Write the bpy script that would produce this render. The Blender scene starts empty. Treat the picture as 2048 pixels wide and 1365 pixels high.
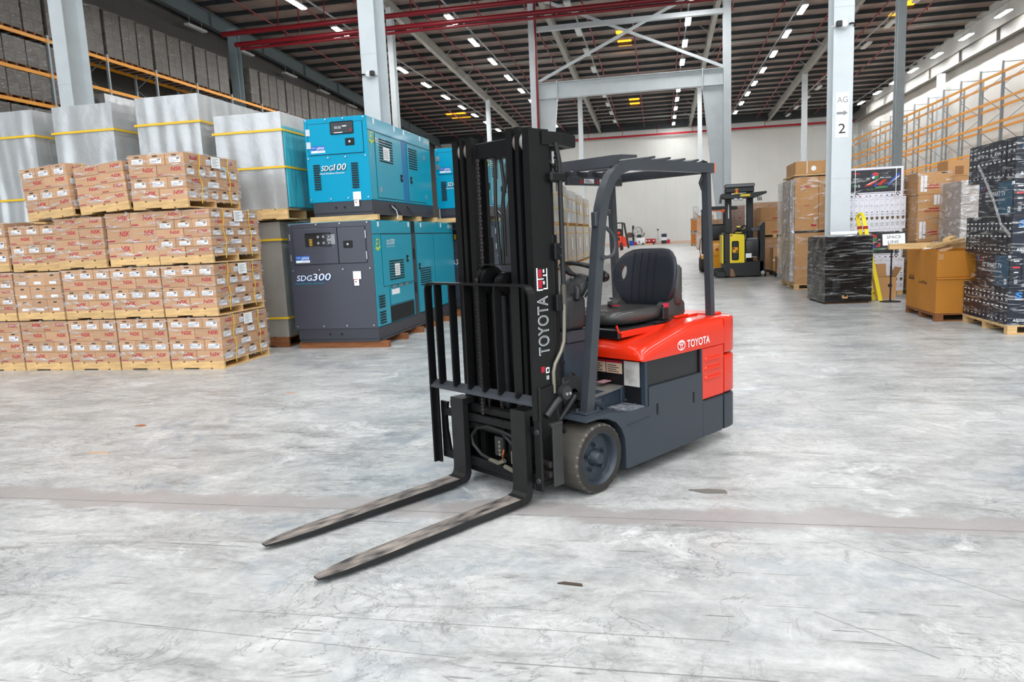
import bpy, bmesh, math, random
from mathutils import Vector, Matrix
random.seed(7)
R = math.radians
scene = bpy.context.scene
COL = scene.collection

# ---------------------------------------------------------------- camera, world, exposure
def camera():
    yaw, pitch, roll, f = -0.20334069, 0.14240832, 0.04452586, 1453.26
    cy, sy, cp, sp, cr, sr = math.cos(yaw), math.sin(yaw), math.cos(pitch), math.sin(pitch), math.cos(roll), math.sin(roll)
    fw = Vector((sy*cp, cy*cp, -sp)); rt = Vector((cy, -sy, 0)); dn = fw.cross(rt)
    r2 = rt*cr + dn*sr; d2 = dn*cr - rt*sr
    cam = bpy.data.cameras.new('camera'); o = bpy.data.objects.new('camera', cam); COL.objects.link(o)
    cam.sensor_width = 36; cam.lens = f*36/2048; cam.clip_end = 400; cam.clip_start = 0.05
    M = Matrix((( r2.x, -d2.x, -fw.x, 0), (r2.y, -d2.y, -fw.y, 0), (r2.z, -d2.z, -fw.z, 1.62), (0, 0, 0, 1)))
    o.matrix_world = M
    scene.camera = o
camera()
W = bpy.data.worlds.new('world'); scene.world = W; W.use_nodes = True
bg = W.node_tree.nodes['Background']; bg.inputs[0].default_value = (0.86, 0.93, 1.0, 1); bg.inputs[1].default_value = 1.5
vs = scene.view_settings
scene.display_settings.display_device = 'sRGB'
vs.view_transform = 'Standard'; vs.look = 'None'; vs.gamma = 1.0; vs.use_curve_mapping = False; vs.exposure = 0.58
LAMP = 95.0          # emission of the lit LED battens
def area(name, loc, rot, sx, sy, power, col=(1, 1, 1)):
    l = bpy.data.lights.new(name, 'AREA'); l.shape = 'RECTANGLE'; l.size = sx; l.size_y = sy; l.energy = power; l.color = col
    o = bpy.data.objects.new(name, l); COL.objects.link(o); o.location = loc; o.rotation_euler = rot
    return o
# unseen strips added along lit and unlit LED rows to brighten the near hall
for lx, pw in ((-17.4, 420), (-10.92, 600), (-4.5, 850), (1.85, 1200), (8.09, 1100), (20.33, 650)):
    area('near_hall_fill', (lx, -2.0, 13.4), (0, 0, 0), .4, 30.0, pw, (0.96, 0.98, 1.0))

# ---------------------------------------------------------------- helpers
def C(h):
    h = h.lstrip('#'); c = [int(h[i:i+2], 16)/255 for i in (0, 2, 4)]
    return tuple((x/12.92 if x <= .04045 else ((x+.055)/1.055)**2.4) for x in c) + (1,)

def mat(name, col, rough=.5, metal=0., var=0., scale=6., bump=0., bscale=40., emit=0., coat=0., rand=0., dirt=None, spec=.5, stretch=None):
    m = bpy.data.materials.new(name); m.use_nodes = True
    nt = m.node_tree; b = nt.nodes['Principled BSDF']; L = nt.links.new
    c = C(col) if isinstance(col, str) else col
    b.inputs['Base Color'].default_value = c; b.inputs['Roughness'].default_value = rough; b.inputs['Metallic'].default_value = metal
    b.inputs['Specular IOR Level'].default_value = spec
    if coat: b.inputs['Coat Weight'].default_value = coat; b.inputs['Coat Roughness'].default_value = .08
    if emit:
        b.inputs['Emission Color'].default_value = c; b.inputs['Emission Strength'].default_value = emit
    src = None
    def vec():
        tc = nt.nodes.new('ShaderNodeTexCoord')
        if stretch:
            mp = nt.nodes.new('ShaderNodeMapping'); mp.inputs['Scale'].default_value = stretch; L(tc.outputs['Object'], mp.inputs[0]); return mp.outputs[0]
        return tc.outputs['Object']
    if var or dirt:
        n = nt.nodes.new('ShaderNodeTexNoise'); n.inputs['Scale'].default_value = scale; n.inputs['Detail'].default_value = 6
        L(vec(), n.inputs['Vector'])
        r = nt.nodes.new('ShaderNodeValToRGB')
        r.color_ramp.elements[0].position = .3; r.color_ramp.elements[1].position = .7
        lo = dirt and C(dirt) or tuple(max(0, x*(1-var)) for x in c[:3]) + (1,)
        hi = c if dirt else tuple(min(1, x*(1+var)) for x in c[:3]) + (1,)
        r.color_ramp.elements[0].color = lo; r.color_ramp.elements[1].color = hi
        L(n.outputs[0], r.inputs[0]); src = r.outputs[0]
    if rand:
        oi = nt.nodes.new('ShaderNodeObjectInfo'); mr = nt.nodes.new('ShaderNodeMapRange')
        mr.inputs[3].default_value = 1-rand; mr.inputs[4].default_value = 1+rand; L(oi.outputs['Random'], mr.inputs[0])
        hv = nt.nodes.new('ShaderNodeHueSaturation'); L(mr.outputs[0], hv.inputs['Value'])
        if src: L(src, hv.inputs['Color'])
        else: hv.inputs['Color'].default_value = c
        src = hv.outputs[0]
    if src: L(src, b.inputs['Base Color'])
    if bump:
        n2 = nt.nodes.new('ShaderNodeTexNoise'); n2.inputs['Scale'].default_value = bscale; n2.inputs['Detail'].default_value = 4
        L(vec(), n2.inputs['Vector']); bp = nt.nodes.new('ShaderNodeBump'); bp.inputs['Strength'].default_value = bump; bp.inputs['Distance'].default_value = .02
        L(n2.outputs[0], bp.inputs['Height']); L(bp.outputs[0], b.inputs['Normal'])
    return m

def film(name, tint=(1, 1, 1, 1), lo=.05, hi=.5, scale=(5, 5, 14), rough=.12):
    """stretch film: clear, with glossy wrinkles"""
    m = bpy.data.materials.new(name); m.use_nodes = True; nt = m.node_tree; nt.nodes.clear(); L = nt.links.new
    out = nt.nodes.new('ShaderNodeOutputMaterial'); mix = nt.nodes.new('ShaderNodeMixShader')
    tr = nt.nodes.new('ShaderNodeBsdfTransparent'); gl = nt.nodes.new('ShaderNodeBsdfPrincipled')
    tr.inputs[0].default_value = tint
    gl.inputs['Base Color'].default_value = (.93, .94, .95, 1); gl.inputs['Roughness'].default_value = rough; gl.inputs['Metallic'].default_value = .6
    tc = nt.nodes.new('ShaderNodeTexCoord'); mp = nt.nodes.new('ShaderNodeMapping'); mp.inputs['Scale'].default_value = scale
    n = nt.nodes.new('ShaderNodeTexNoise'); n.inputs['Scale'].default_value = 1.0; n.inputs['Detail'].default_value = 7; n.inputs['Distortion'].default_value = 1.2
    mr = nt.nodes.new('ShaderNodeMapRange'); mr.inputs[1].default_value = .53; mr.inputs[2].default_value = .68; mr.inputs[3].default_value = lo; mr.inputs[4].default_value = hi  # bright glint streaks of the wrinkles are put into this mix mask
    bp = nt.nodes.new('ShaderNodeBump'); bp.inputs['Strength'].default_value = .9; bp.inputs['Distance'].default_value = .05
    L(tc.outputs['Object'], mp.inputs[0]); L(mp.outputs[0], n.inputs['Vector']); L(n.outputs[0], mr.inputs[0]); L(n.outputs[0], bp.inputs['Height'])
    L(bp.outputs[0], gl.inputs['Normal']); L(mr.outputs[0], mix.inputs[0]); L(tr.outputs[0], mix.inputs[1]); L(gl.outputs[0], mix.inputs[2]); L(mix.outputs[0], out.inputs[0])
    return m

_T = {}
def tmesh(s, off=0.):
    k = (s, off)
    if k not in _T:
        cu = bpy.data.curves.new('t', 'FONT'); cu.body = s; cu.size = 1; cu.resolution_u = 3; cu.offset = off
        o = bpy.data.objects.new('t', cu); COL.objects.link(o)
        me = o.evaluated_get(bpy.context.evaluated_depsgraph_get()).to_mesh()
        vv = [v.co.copy() for v in me.vertices]; ff = [tuple(p.vertices) for p in me.polygons]
        bpy.data.objects.remove(o); bpy.data.curves.remove(cu)
        x0 = min(v.x for v in vv); x1 = max(v.x for v in vv); y0 = min(v.y for v in vv); y1 = max(v.y for v in vv)
        _T[k] = (vv, ff, x0, x1, y0, y1)
    return _T[k]

class MB:
    def __init__(s): s.v = []; s.f = []; s.m = []; s.M = Matrix.Identity(4)
    def add(s, vs, fs, mi=0):
        n = len(s.v); s.v += [s.M @ Vector(p) for p in vs]; s.f += [tuple(i+n for i in f) for f in fs]; s.m += [mi]*len(fs); return s
    def box(s, x0, y0, z0, x1, y1, z1, mi=0):
        return s.add([(x0,y0,z0),(x1,y0,z0),(x1,y1,z0),(x0,y1,z0),(x0,y0,z1),(x1,y0,z1),(x1,y1,z1),(x0,y1,z1)],
                     [(0,3,2,1),(4,5,6,7),(0,1,5,4),(1,2,6,5),(2,3,7,6),(3,0,4,7)], mi)
    def rbox(s, x0, y0, z0, x1, y1, z1, r=.02, mi=0, seg=1):
        bm = bmesh.new(); bmesh.ops.create_cube(bm, size=1)
        for v in bm.verts: v.co = Vector(((x0+x1)/2+v.co.x*(x1-x0), (y0+y1)/2+v.co.y*(y1-y0), (z0+z1)/2+v.co.z*(z1-z0)))
        bmesh.ops.bevel(bm, geom=bm.edges[:], offset=r, segments=seg, profile=.5, affect='EDGES')
        return s.bm(bm, mi)
    def bm(s, bm, mi=0):
        bm.verts.index_update(); s.add([v.co for v in bm.verts], [tuple(v.index for v in f.verts) for f in bm.faces], mi); bm.free(); return s
    def cyl(s, p0, p1, r, n=16, mi=0, r2=None, cap=True):
        p0, p1 = Vector(p0), Vector(p1); d = (p1-p0).normalized(); a = d.orthogonal().normalized(); b = d.cross(a); r2 = r if r2 is None else r2
        vs = []
        for p, q in ((p0, r), (p1, r2)):
            for i in range(n): t = 2*math.pi*i/n; vs.append(p + (a*math.cos(t)+b*math.sin(t))*q)
        fs = [(i, (i+1) % n, n+(i+1) % n, n+i) for i in range(n)]
        if cap: fs += [tuple(range(n))[::-1], tuple(range(n, 2*n))]
        return s.add(vs, fs, mi)
    def tube(s, pts, r, n=8, mi=0):
        pts = [Vector(p) for p in pts]; vs = []; k = len(pts); a = None
        for i, p in enumerate(pts):
            d = (pts[min(i+1, k-1)]-pts[max(i-1, 0)]).normalized()
            a = d.orthogonal().normalized() if a is None else (a-d*a.dot(d)).normalized()
            b = d.cross(a)
            for j in range(n): t = 2*math.pi*j/n; vs.append(p+(a*math.cos(t)+b*math.sin(t))*r)
        fs = [(i*n+j, i*n+(j+1) % n, (i+1)*n+(j+1) % n, (i+1)*n+j) for i in range(k-1) for j in range(n)]
        fs += [tuple(range(n))[::-1], tuple(range((k-1)*n, k*n))]
        return s.add(vs, fs, mi)
    def sweep(s, pts, w, h, side, mi=0):
        """rectangular bar along pts; w measured along the constant direction side, h across"""
        pts = [Vector(p) for p in pts]; side = Vector(side).normalized(); vs = []; k = len(pts)
        for i, p in enumerate(pts):
            d = (pts[min(i+1, k-1)]-pts[max(i-1, 0)]).normalized(); n = side.cross(d).normalized()
            for a, b in ((-1,-1),(1,-1),(1,1),(-1,1)): vs.append(p+side*(a*w/2)+n*(b*h/2))
        fs = [(i*4+j, i*4+(j+1) % 4, (i+1)*4+(j+1) % 4, (i+1)*4+j) for i in range(k-1) for j in range(4)]
        fs += [(3,2,1,0), tuple(range((k-1)*4, k*4))]
        return s.add(vs, fs, mi)
    def prism(s, poly, axis, a0, a1, mi=0):
        """poly: 2D points; axis 0: (y,z) along x, 1: (x,z) along y, 2: (x,y) along z"""
        def P(p, a): return ((a, p[0], p[1]), (p[0], a, p[1]), (p[0], p[1], a))[axis]
        n = len(poly); vs = [P(p, a0) for p in poly]+[P(p, a1) for p in poly]
        fs = [(i, (i+1) % n, n+(i+1) % n, n+i) for i in range(n)] + [tuple(range(n))[::-1], tuple(range(n, 2*n))]
        return s.add(vs, fs, mi)
    def lathe(s, prof, c, axis=(0,0,1), n=24, mi=0):
        d = Vector(axis).normalized(); a = d.orthogonal().normalized(); b = d.cross(a); c = Vector(c); vs = []; k = len(prof)
        for r, h in prof:
            for j in range(n): t = 2*math.pi*j/n; vs.append(c+d*h+(a*math.cos(t)+b*math.sin(t))*max(r, 1e-4))
        fs = [(i*n+j, i*n+(j+1) % n, (i+1)*n+(j+1) % n, (i+1)*n+j) for i in range(k-1) for j in range(n)]
        return s.add(vs, fs, mi)
    def loft(s, rings, mi=0, closed=True, cap=True):
        n = len(rings[0]); vs = [p for r in rings for p in r]; k = len(rings)
        fs = [(i*n+j, i*n+(j+1) % n, (i+1)*n+(j+1) % n, (i+1)*n+j) for i in range(k-1) for j in range(n if closed else n-1)]
        if cap: fs += [tuple(range(n))[::-1], tuple(range((k-1)*n, k*n))]
        return s.add(vs, fs, mi)
    def quad(s, o, u, v, mi=0):
        o, u, v = Vector(o), Vector(u), Vector(v); return s.add([o, o+u, o+u+v, o+v], [(0,1,2,3)], mi)
    def text(s, t, o, u, v, h, mi=0, shear=0., w=None, off=0., center=False):
        """t starts at o, runs along u, letters stand along v, cap height h"""
        vv, ff, x0, x1, y0, y1 = tmesh(t, off); u, v, o = Vector(u).normalized(), Vector(v).normalized(), Vector(o)
        k = h/.7; kx = k if w is None else w/(x1-x0); sh = (x1-x0)*kx/2 if center else 0
        return s.add([o+u*((p.x-x0)*kx+p.y*k*shear-sh)+v*(p.y*k) for p in vv], ff, mi)
    def build(s, name, m=None, parent=None, smooth=0, recalc=False, **kw):
        me = bpy.data.meshes.new(name); me.from_pydata(s.v, [], s.f)
        ms = m if isinstance(m, (list, tuple)) else [m]
        for x in ms: me.materials.append(x)
        if len(ms) > 1: me.polygons.foreach_set('material_index', s.m)
        if recalc:
            b = bmesh.new(); b.from_mesh(me); bmesh.ops.recalc_face_normals(b, faces=b.faces); b.to_mesh(me); b.free()
        if smooth:
            me.polygons.foreach_set('use_smooth', [True]*len(me.polygons)); me.set_sharp_from_angle(angle=R(smooth))
        me.update()
        return link(name, me, parent, **kw)

def link(name, data, parent=None, loc=None, rot=None, **kw):
    o = bpy.data.objects.new(name, data); COL.objects.link(o); o.parent = parent
    if loc: o.location = loc
    if rot: o.rotation_euler = rot
    for k, v in kw.items():
        if v: o[k] = v
    return o
def tag(o, label, cat, group=None, kind=None):
    o['label'] = label; o['category'] = cat
    if group: o['group'] = group
    if kind: o['kind'] = kind
    return o
def thing(name, label, cat, loc=(0,0,0), rz=0, group=None):
    o = bpy.data.objects.new(name, None); COL.objects.link(o); o.location = loc; o.rotation_euler = (0, 0, rz); o.empty_display_size = .1
    return tag(o, label, cat, group)
def dup(o, parent=None, loc=None, rz=None, label=None, group=None):
    c = o.copy(); COL.objects.link(c)
    if parent: c.parent = parent
    if loc is not None: c.location = loc
    if rz is not None: c.rotation_euler = (0, 0, rz)
    if label: c['label'] = label
    if group: c['group'] = group
    for ch in o.children: dup(ch, c)
    return c
def struct(o): o['kind'] = 'structure'; return o

# ---------------------------------------------------------------- materials
white_steel = mat('white_steel', '#cfd6d8', .45, var=.05, scale=2)
grey_steel = mat('grey_steel', '#a9b0b2', .5, var=.08, scale=2)
purlin_m = mat('shaded_purlin_steel', '#363b3d', .5, .3, var=.15, scale=3)  # shadow on the galvanised purlins is put into this dark grey
rafter_m = mat('rafter_paint', '#9b9a92', .5, var=.08, scale=2)
sheet_m = mat('roof_foil', '#98877f', .5, .15, var=.2, scale=.9, bump=.4, bscale=3)
panel_m = mat('wall_panel', '#d5d6d1', .4, var=.03, scale=.5)
left_wall_m = mat('left_wall_panel', '#55534f', .6, var=.06, scale=.5)  # poor light on this wall is put into its dark colour
red_pipe = mat('red_pipe', '#7f0f1d', .4); red_main = mat('red_main_pipe', '#b30f22', .3)
ORD = ('first second third fourth fifth sixth seventh eighth ninth tenth eleventh twelfth thirteenth fourteenth fifteenth sixteenth seventeenth eighteenth nineteenth twentieth'.split())
ORD += ['twenty-'+w for w in ORD[:9]]+['thirtieth']+['thirty-'+w for w in ORD[:9]]+['fortieth']+['forty-'+w for w in ORD[:9]]
lamp_on = mat('lamp_on', (1, 1, 1, 1), .5, emit=LAMP)
lamp_off = mat('lamp_off', '#e5e8e8', .4)
housing_m = mat('lamp_housing', '#c8cccc', .4)
sky_m = mat('amber_skylight', '#f7a020', .5, emit=1.6)
cam_white = mat('white_plastic', '#eceeee', .35)
black_plastic = mat('black_plastic', '#141416', .4)
paper_m = mat('white_paper', '#f2f3f2', .6)
ink_m = mat('black_ink', '#16181c', .6)
grey_ink = mat('grey_ink', '#8d9195', .6)
wood_m = mat('pallet_wood', '#d3ae78', .75, var=.22, scale=4, rand=.12, stretch=(1, 6, 6), bump=.2, bscale=30)
wood_dark = mat('dark_pallet_wood', '#85522d', .75, var=.25, scale=4, rand=.12, stretch=(1, 6, 6), bump=.2, bscale=30)  # red-brown wood, deepened for the shadow the bearers lie in
card_m = mat('brown_cardboard', '#bd9470', .7, var=.07, scale=3, rand=.12)
card_b = mat('tan_cardboard', '#b98a58', .7, var=.07, scale=3, rand=.1)
red_ink = mat('red_print', '#b0122f', .6)
label_m = mat('label_paper', '#e9e9ec', .5)
yellow_strap = mat('yellow_strap', '#e9bd22', .4)
clear_film = film('clear_film', lo=.02, hi=.75, scale=(4, 4, 16), rough=.2)
film_grey = film('grey_film', tint=(.9, .9, .9, 1), lo=.3, hi=.75, scale=(3, 3, 9))
film_thin = film('thin_film', lo=.02, hi=.5, scale=(4, 4, 20))
# ---------------------------------------------------------------- floor
def floor_material():
    m = bpy.data.materials.new('concrete_floor'); m.use_nodes = True; nt = m.node_tree; L = nt.links.new; b = nt.nodes['Principled BSDF']
    N = nt.nodes.new
    tc = N('ShaderNodeTexCoord')
    def noise(scale, detail=6, dist=0., st=(1, 1, 1), rough=.6, rot=0):
        mp = N('ShaderNodeMapping'); mp.inputs['Scale'].default_value = st; mp.inputs['Rotation'].default_value = (0, 0, rot); L(tc.outputs['Object'], mp.inputs[0])
        n = N('ShaderNodeTexNoise'); n.inputs['Scale'].default_value = scale; n.inputs['Detail'].default_value = detail; n.inputs['Distortion'].default_value = dist; n.inputs['Roughness'].default_value = rough
        L(mp.outputs[0], n.inputs['Vector']); return n.outputs[0]
    def ramp(x, p0, c0, p1, c1):
        r = N('ShaderNodeValToRGB'); r.color_ramp.elements[0].position = p0; r.color_ramp.elements[1].position = p1
        r.color_ramp.elements[0].color = c0 if not isinstance(c0, str) else C(c0); r.color_ramp.elements[1].color = c1 if not isinstance(c1, str) else C(c1); L(x, r.inputs[0]); return r.outputs[0]
    def mixc(f, a, b_, mode='MIX'):
        x = N('ShaderNodeMix'); x.data_type = 'RGBA'; x.blend_type = mode
        for s, v in ((0, f), (6, a), (7, b_)):
            if isinstance(v, (int, float)): x.inputs[s].default_value = v
            elif isinstance(v, (str, tuple)): x.inputs[s].default_value = C(v) if isinstance(v, str) else v
            else: L(v, x.inputs[s])
        return x.outputs[2]
    def math_(op, a, b_=None, c=None):
        x = N('ShaderNodeMath'); x.operation = op
        for i, v in enumerate((a, b_, c)):
            if v is None: continue
            if isinstance(v, (int, float)): x.inputs[i].default_value = v
            else: L(v, x.inputs[i])
        return x.outputs[0]
    base = ramp(noise(.5, 8, .8), .36, '#8f9190', .64, '#c9cac7')
    base = mixc(.5, base, ramp(noise(2.6, 10, .8, st=(.8, 1.3, 1), rot=.4, rough=.7), .36, '#828584', .62, '#cfd0ce'), 'MIX')
    base = mixc(.2, base, ramp(noise(17, 10, .2, rough=.75), .36, '#7d7f7e', .6, '#d6d7d5'), 'MIX')
    # blue-grey worn patches
    f = ramp(noise(.45, 7, 1.4, st=(1, 1.5, 1)), .51, (0, 0, 0, 1), .68, (.75, .75, .75, 1))
    f2 = math_('MULTIPLY', f, ramp(noise(6, 10, .8, rough=.7), .42, (0, 0, 0, 1), .58, (1, 1, 1, 1)))
    base = mixc(f2, base, '#7b8894')
    # grey scuffs left by wheels, patchy and fine-grained
    f = ramp(noise(.9, 10, 1.6, st=(.55, 2.0, 1), rot=.5, rough=.7), .51, (0, 0, 0, 1), .64, (.85, .85, .85, 1))
    g = ramp(noise(9, 10, .6, st=(.6, 1.8, 1), rot=.4, rough=.75), .40, (0, 0, 0, 1), .60, (1, 1, 1, 1))
    base = mixc(math_('MULTIPLY', f, g), base, '#72726f')
    f = ramp(noise(2.1, 10, 1.2, st=(1.4, .8, 1), rough=.8), .59, (0, 0, 0, 1), .69, (.75, .75, .75, 1)); base = mixc(f, base, '#6f6e6b')
    f = ramp(noise(1.3, 10, .8, st=(1, 1.2, 1), rough=.75), .30, (.9, .9, .9, 1), .42, (0, 0, 0, 1)); base = mixc(f, base, '#dcdddb')
    # dark hairline veins where the surface has crazed
    for sc, w, k, seed_ in ((1.5, .012, .75, 0), (3.1, .014, .6, 1.3)):
        v = math_('ABSOLUTE', math_('SUBTRACT', noise(sc, 9, 2.2, st=(1, 1.25, 1), rot=seed_, rough=.62), .5))
        v = ramp(v, .0, (k, k, k, 1), w, (0, 0, 0, 1)); g = ramp(noise(.8, 5, .5, rot=seed_+1), .48, (0, 0, 0, 1), .60, (1, 1, 1, 1))
        base = mixc(math_('MULTIPLY', v, g), base, '#696866')
    # fine specks and scratches
    f = ramp(noise(55, 4, 0, rough=.75), .62, (0, 0, 0, 1), .72, (.55, .55, .55, 1)); base = mixc(f, base, '#6f6d68')
    for rot, st, cut in ((.35, (.6, 30, 1), .66), (1.15, (.5, 34, 1), .67), (-.5, (.5, 38, 1), .67), (-.12, (.35, 44, 1), .66)):
        a = ramp(noise(1.3, 2, .3, st=st, rot=rot), cut, (0, 0, 0, 1), cut+.02, (.7, .7, .7, 1))
        g = ramp(noise(2.3, 3, 0, rot=rot), .54, (0, 0, 0, 1), .60, (1, 1, 1, 1))
        base = mixc(math_('MULTIPLY', a, g), base, '#5f5d59')
    # long single drag scratches
    sq = N('ShaderNodeSeparateXYZ'); L(tc.outputs['Object'], sq.inputs[0])
    for (ax, ay), (bx_, by_), w, k in (((-1.95, 2.765), (.25, 2.775), .0035, .55), ((-2.6, 2.62), (-.8, 2.53), .0035, .5), ((-.65, 2.52), (.4, 2.531), .0045, .6), ((.70, 3.93), (1.75, 2.99), .003, .6), ((.62, 3.05), (1.0, 2.75), .005, .45), ((-9.2, 8.2), (-5.3, 6.9), .012, .35)):
        ln = math.hypot(bx_-ax, by_-ay); ux, uy = (bx_-ax)/ln, (by_-ay)/ln
        dx = math_('SUBTRACT', sq.outputs[0], ax); dy = math_('SUBTRACT', sq.outputs[1], ay)
        dd = math_('ABSOLUTE', math_('SUBTRACT', math_('MULTIPLY', dx, -uy), math_('MULTIPLY', dy, -ux)))
        tt = math_('ADD', math_('MULTIPLY', dx, ux), math_('MULTIPLY', dy, uy))
        ins = math_('MULTIPLY', math_('GREATER_THAN', tt, 0.0), math_('LESS_THAN', tt, ln))
        base = mixc(math_('MULTIPLY', math_('MULTIPLY', math_('LESS_THAN', dd, w), ins), k), base, '#66645f')
    # patched strip along the construction joint
    sp = N('ShaderNodeSeparateXYZ'); L(tc.outputs['Object'], sp.inputs[0])
    wob = math_('MULTIPLY', math_('SUBTRACT', noise(1.7, 8, .5), .5), .55)
    d = math_('ABSOLUTE', math_('ADD', math_('SUBTRACT', sp.outputs[1], 4.06), wob))
    band = ramp(d, .10, (.8, .8, .8, 1), .15, (0, 0, 0, 1)); base = mixc(band, base, '#9a9492')
    L(base, b.inputs['Base Color'])
    r = ramp(noise(2.0, 6, .5), .3, (.26, .26, .26, 1), .7, (.46, .46, .46, 1)); L(r, b.inputs['Roughness'])
    b.inputs['Specular IOR Level'].default_value = .5
    bp = N('ShaderNodeBump'); bp.inputs['Strength'].default_value = .12; bp.inputs['Distance'].default_value = .01; L(noise(14, 8, .2), bp.inputs['Height']); L(bp.outputs[0], b.inputs['Normal'])
    return m
floor_m = floor_material()
joint_m = mat('joint_filler', '#4b4a48', .8)
XW0, XW1, YW0, YW1 = -27.2, 22.0, -16.0, 90.0
floor = struct(MB().box(XW0-.3, YW0-.3, -.4, XW1+.3, YW1+.3, -.012).build('floor', joint_m))
xs = [XW0, -9.0, 3.65, 16.2, XW1]; ys = [YW0, -8.0, -2.0, 4.0, 9.75, 16.1, 22, 28, 34, 40, 46, 52, 60, 68, 76, 84, YW1]
for i in range(len(xs)-1):
    for j in range(len(ys)-1):
        MB().box(xs[i]+.003, ys[j]+.004, -.012, xs[i+1]-.003, ys[j+1]-.004, 0).build('slab', floor_m, floor)

# ---------------------------------------------------------------- walls
seam_grey = mat('panel_seam', '#8b8b88', .7)
def panel_wall(name, m, p0, p1, nrm, z0, z1, step, gap=.006):
    """backing sheet plus one panel after another between p0 and p1"""
    p0, p1, nrm = Vector(p0), Vector(p1), Vector(nrm); d = (p1-p0); Ln = d.length; d.normalize()
    def slab(a, b_, t0, t1, mi=0):
        mb = MB(); q = []
        for z in (z0, z1):
            for u, t in ((a, t0), (b_, t0), (b_, t1), (a, t1)): q.append(p0+d*u+nrm*t+Vector((0, 0, z)))
        mb.add(q, [(0,3,2,1),(4,5,6,7),(0,1,5,4),(1,2,6,5),(2,3,7,6),(3,0,4,7)]); return mb
    w = struct(slab(0, Ln, -.25, -.02).build(name, seam_grey))
    n = int(Ln/step)
    for i in range(n): slab(i*Ln/n+gap/2, (i+1)*Ln/n-gap/2, -.02, .0).build('panel', m, w)
    return w
wall_back = panel_wall('wall_back', panel_m, (XW0, YW1, 0), (XW1, YW1, 0), (0, -1, 0), 0, 15.2, 1.15)
wall_right = panel_wall('wall_right', panel_m, (XW1, YW0, 0), (XW1, YW1, 0), (-1, 0, 0), 0, 18.3, 1.15)
wall_left = panel_wall('wall_left', left_wall_m, (XW0, YW0, 0), (XW0, YW1, 0), (1, 0, 0), 0, 18.3, 1.15)
baseboard_back = struct(MB().box(XW0, YW1-.06, 0, XW1, YW1, .28).build('baseboard_back', mat('kerb', '#d9b9a8', .7)))
roof_z = lambda y: 14.2+.04*(90-y)

# ---------------------------------------------------------------- roof
def ceiling_():
    mb = MB(); y0 = YW0
    q = [(XW0-.3, y0, roof_z(y0)), (XW1+.3, y0, roof_z(y0)), (XW1+.3, YW1+.3, roof_z(YW1+.3)), (XW0-.3, YW1+.3, roof_z(YW1+.3))]
    mb.add(q+[(a, b_, c+.15) for a, b_, c in q], [(3,2,1,0),(4,5,6,7),(0,1,5,4),(1,2,6,5),(2,3,7,6),(3,0,4,7)])
    c = struct(mb.build('ceiling', sheet_m))
    y = 89.0
    while y > 20:                                   # Z purlins, every one a piece of its own
        z = roof_z(y); MB().prism([(y-.05, z), (y-.05, z-.25), (y+.02, z-.25), (y+.02, z-.23), (y-.03, z-.23), (y-.03, z)], 0, XW0, XW1).build('purlin', purlin_m, c); y -= 2.0
    for x in (-15.5, -6.6, 3.74, 12.4):             # tapered I rafters running away from the camera
        mb = MB()
        def bar(w, zt, zb):
            q = []
            for y in (14.0, 89.9):
                zz = roof_z(y)-.25; q += [(x-w/2, y, zz-zb), (x+w/2, y, zz-zb), (x+w/2, y, zz-zt), (x-w/2, y, zz-zt)]
            mb.add(q, [(0,1,2,3),(7,6,5,4),(0,4,5,1),(1,5,6,2),(2,6,7,3),(3,7,4,0)])
        bar(.26, 0, .02); bar(.02, .02, .6); bar(.30, .6, .63)
        mb.build('rafter', rafter_m, c)
        for y in range(30, 90, 6):                   # fly braces from rafter foot to purlin
            zz = roof_z(y)-.27
            [MB().cyl((x+k*.1, y, zz-.55), (x+k*.75, y, zz), .022, 6).build('fly_brace', grey_steel, c) for k in (-1, 1)]
    for x, y, ys_ in ((-2.25, 54.9, 1), (-2.25, 57.2, 1), (-2.2, 76.4, 1), (-2.2, 78.6, 1), (-21.3, 77.0, 1), (-20.2, 77.0, 1), (-21.3, 79.4, 1), (-20.2, 79.4, 1), (16.2, 54.6, 1), (16.2, 57.0, 1), (16.2, 74.4, 1)):
        z = roof_z(y); MB().add([(x-.5, y-.75, roof_z(y-.75)-.02), (x+.5, y-.75, roof_z(y-.75)-.02), (x+.5, y+.75, roof_z(y+.75)-.02), (x-.5, y+.75, roof_z(y+.75)-.02)], [(0,3,2,1)]).build('skylight', sky_m, c)
    for y in (58.0, 84.0):                           # roof struts across the frames
        MB().box(XW0, y-.07, roof_z(y)-.55, XW1, y+.07, roof_z(y)-.41).build('strut', rafter_m, c)
    return c
ceiling = ceiling_()
# eave girders along the side walls
def girder(nm, x, f, m):
    def bar(w, a, c):
        mb.add([(x+sx*w/2, y, f(y)-q) for y in (14.0, 89.9) for sx, q in ((-1, c), (1, c), (1, a), (-1, a))], [(3,2,1,0),(4,5,6,7),(0,1,5,4),(1,2,6,5),(2,3,7,6),(3,0,4,7)])
    mb = MB(); bar(.34, 0, .03); bar(.02, .03, .85); bar(.34, .85, .88); g = struct(mb.build(nm, m))
    for y in range(18, 90, 6): s_ = MB().box(x-.15, y-.01, f(y)-.85, x+.15, y+.01, f(y)-.03).build('stiffener', m, g)
girder('trim_1', -26.5, lambda y: roof_z(y)-.26, mat('girder_blue_grey', '#5f6a6d', .5))
girder('trim_2', 21.5, lambda y: 13.45, mat('girder_grey', '#7f7d77', .5))
trim_3 = struct(MB().box(XW0, 89.4, 13.42, XW1, 89.9, 14.2).build('trim_3', purlin_m))

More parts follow.
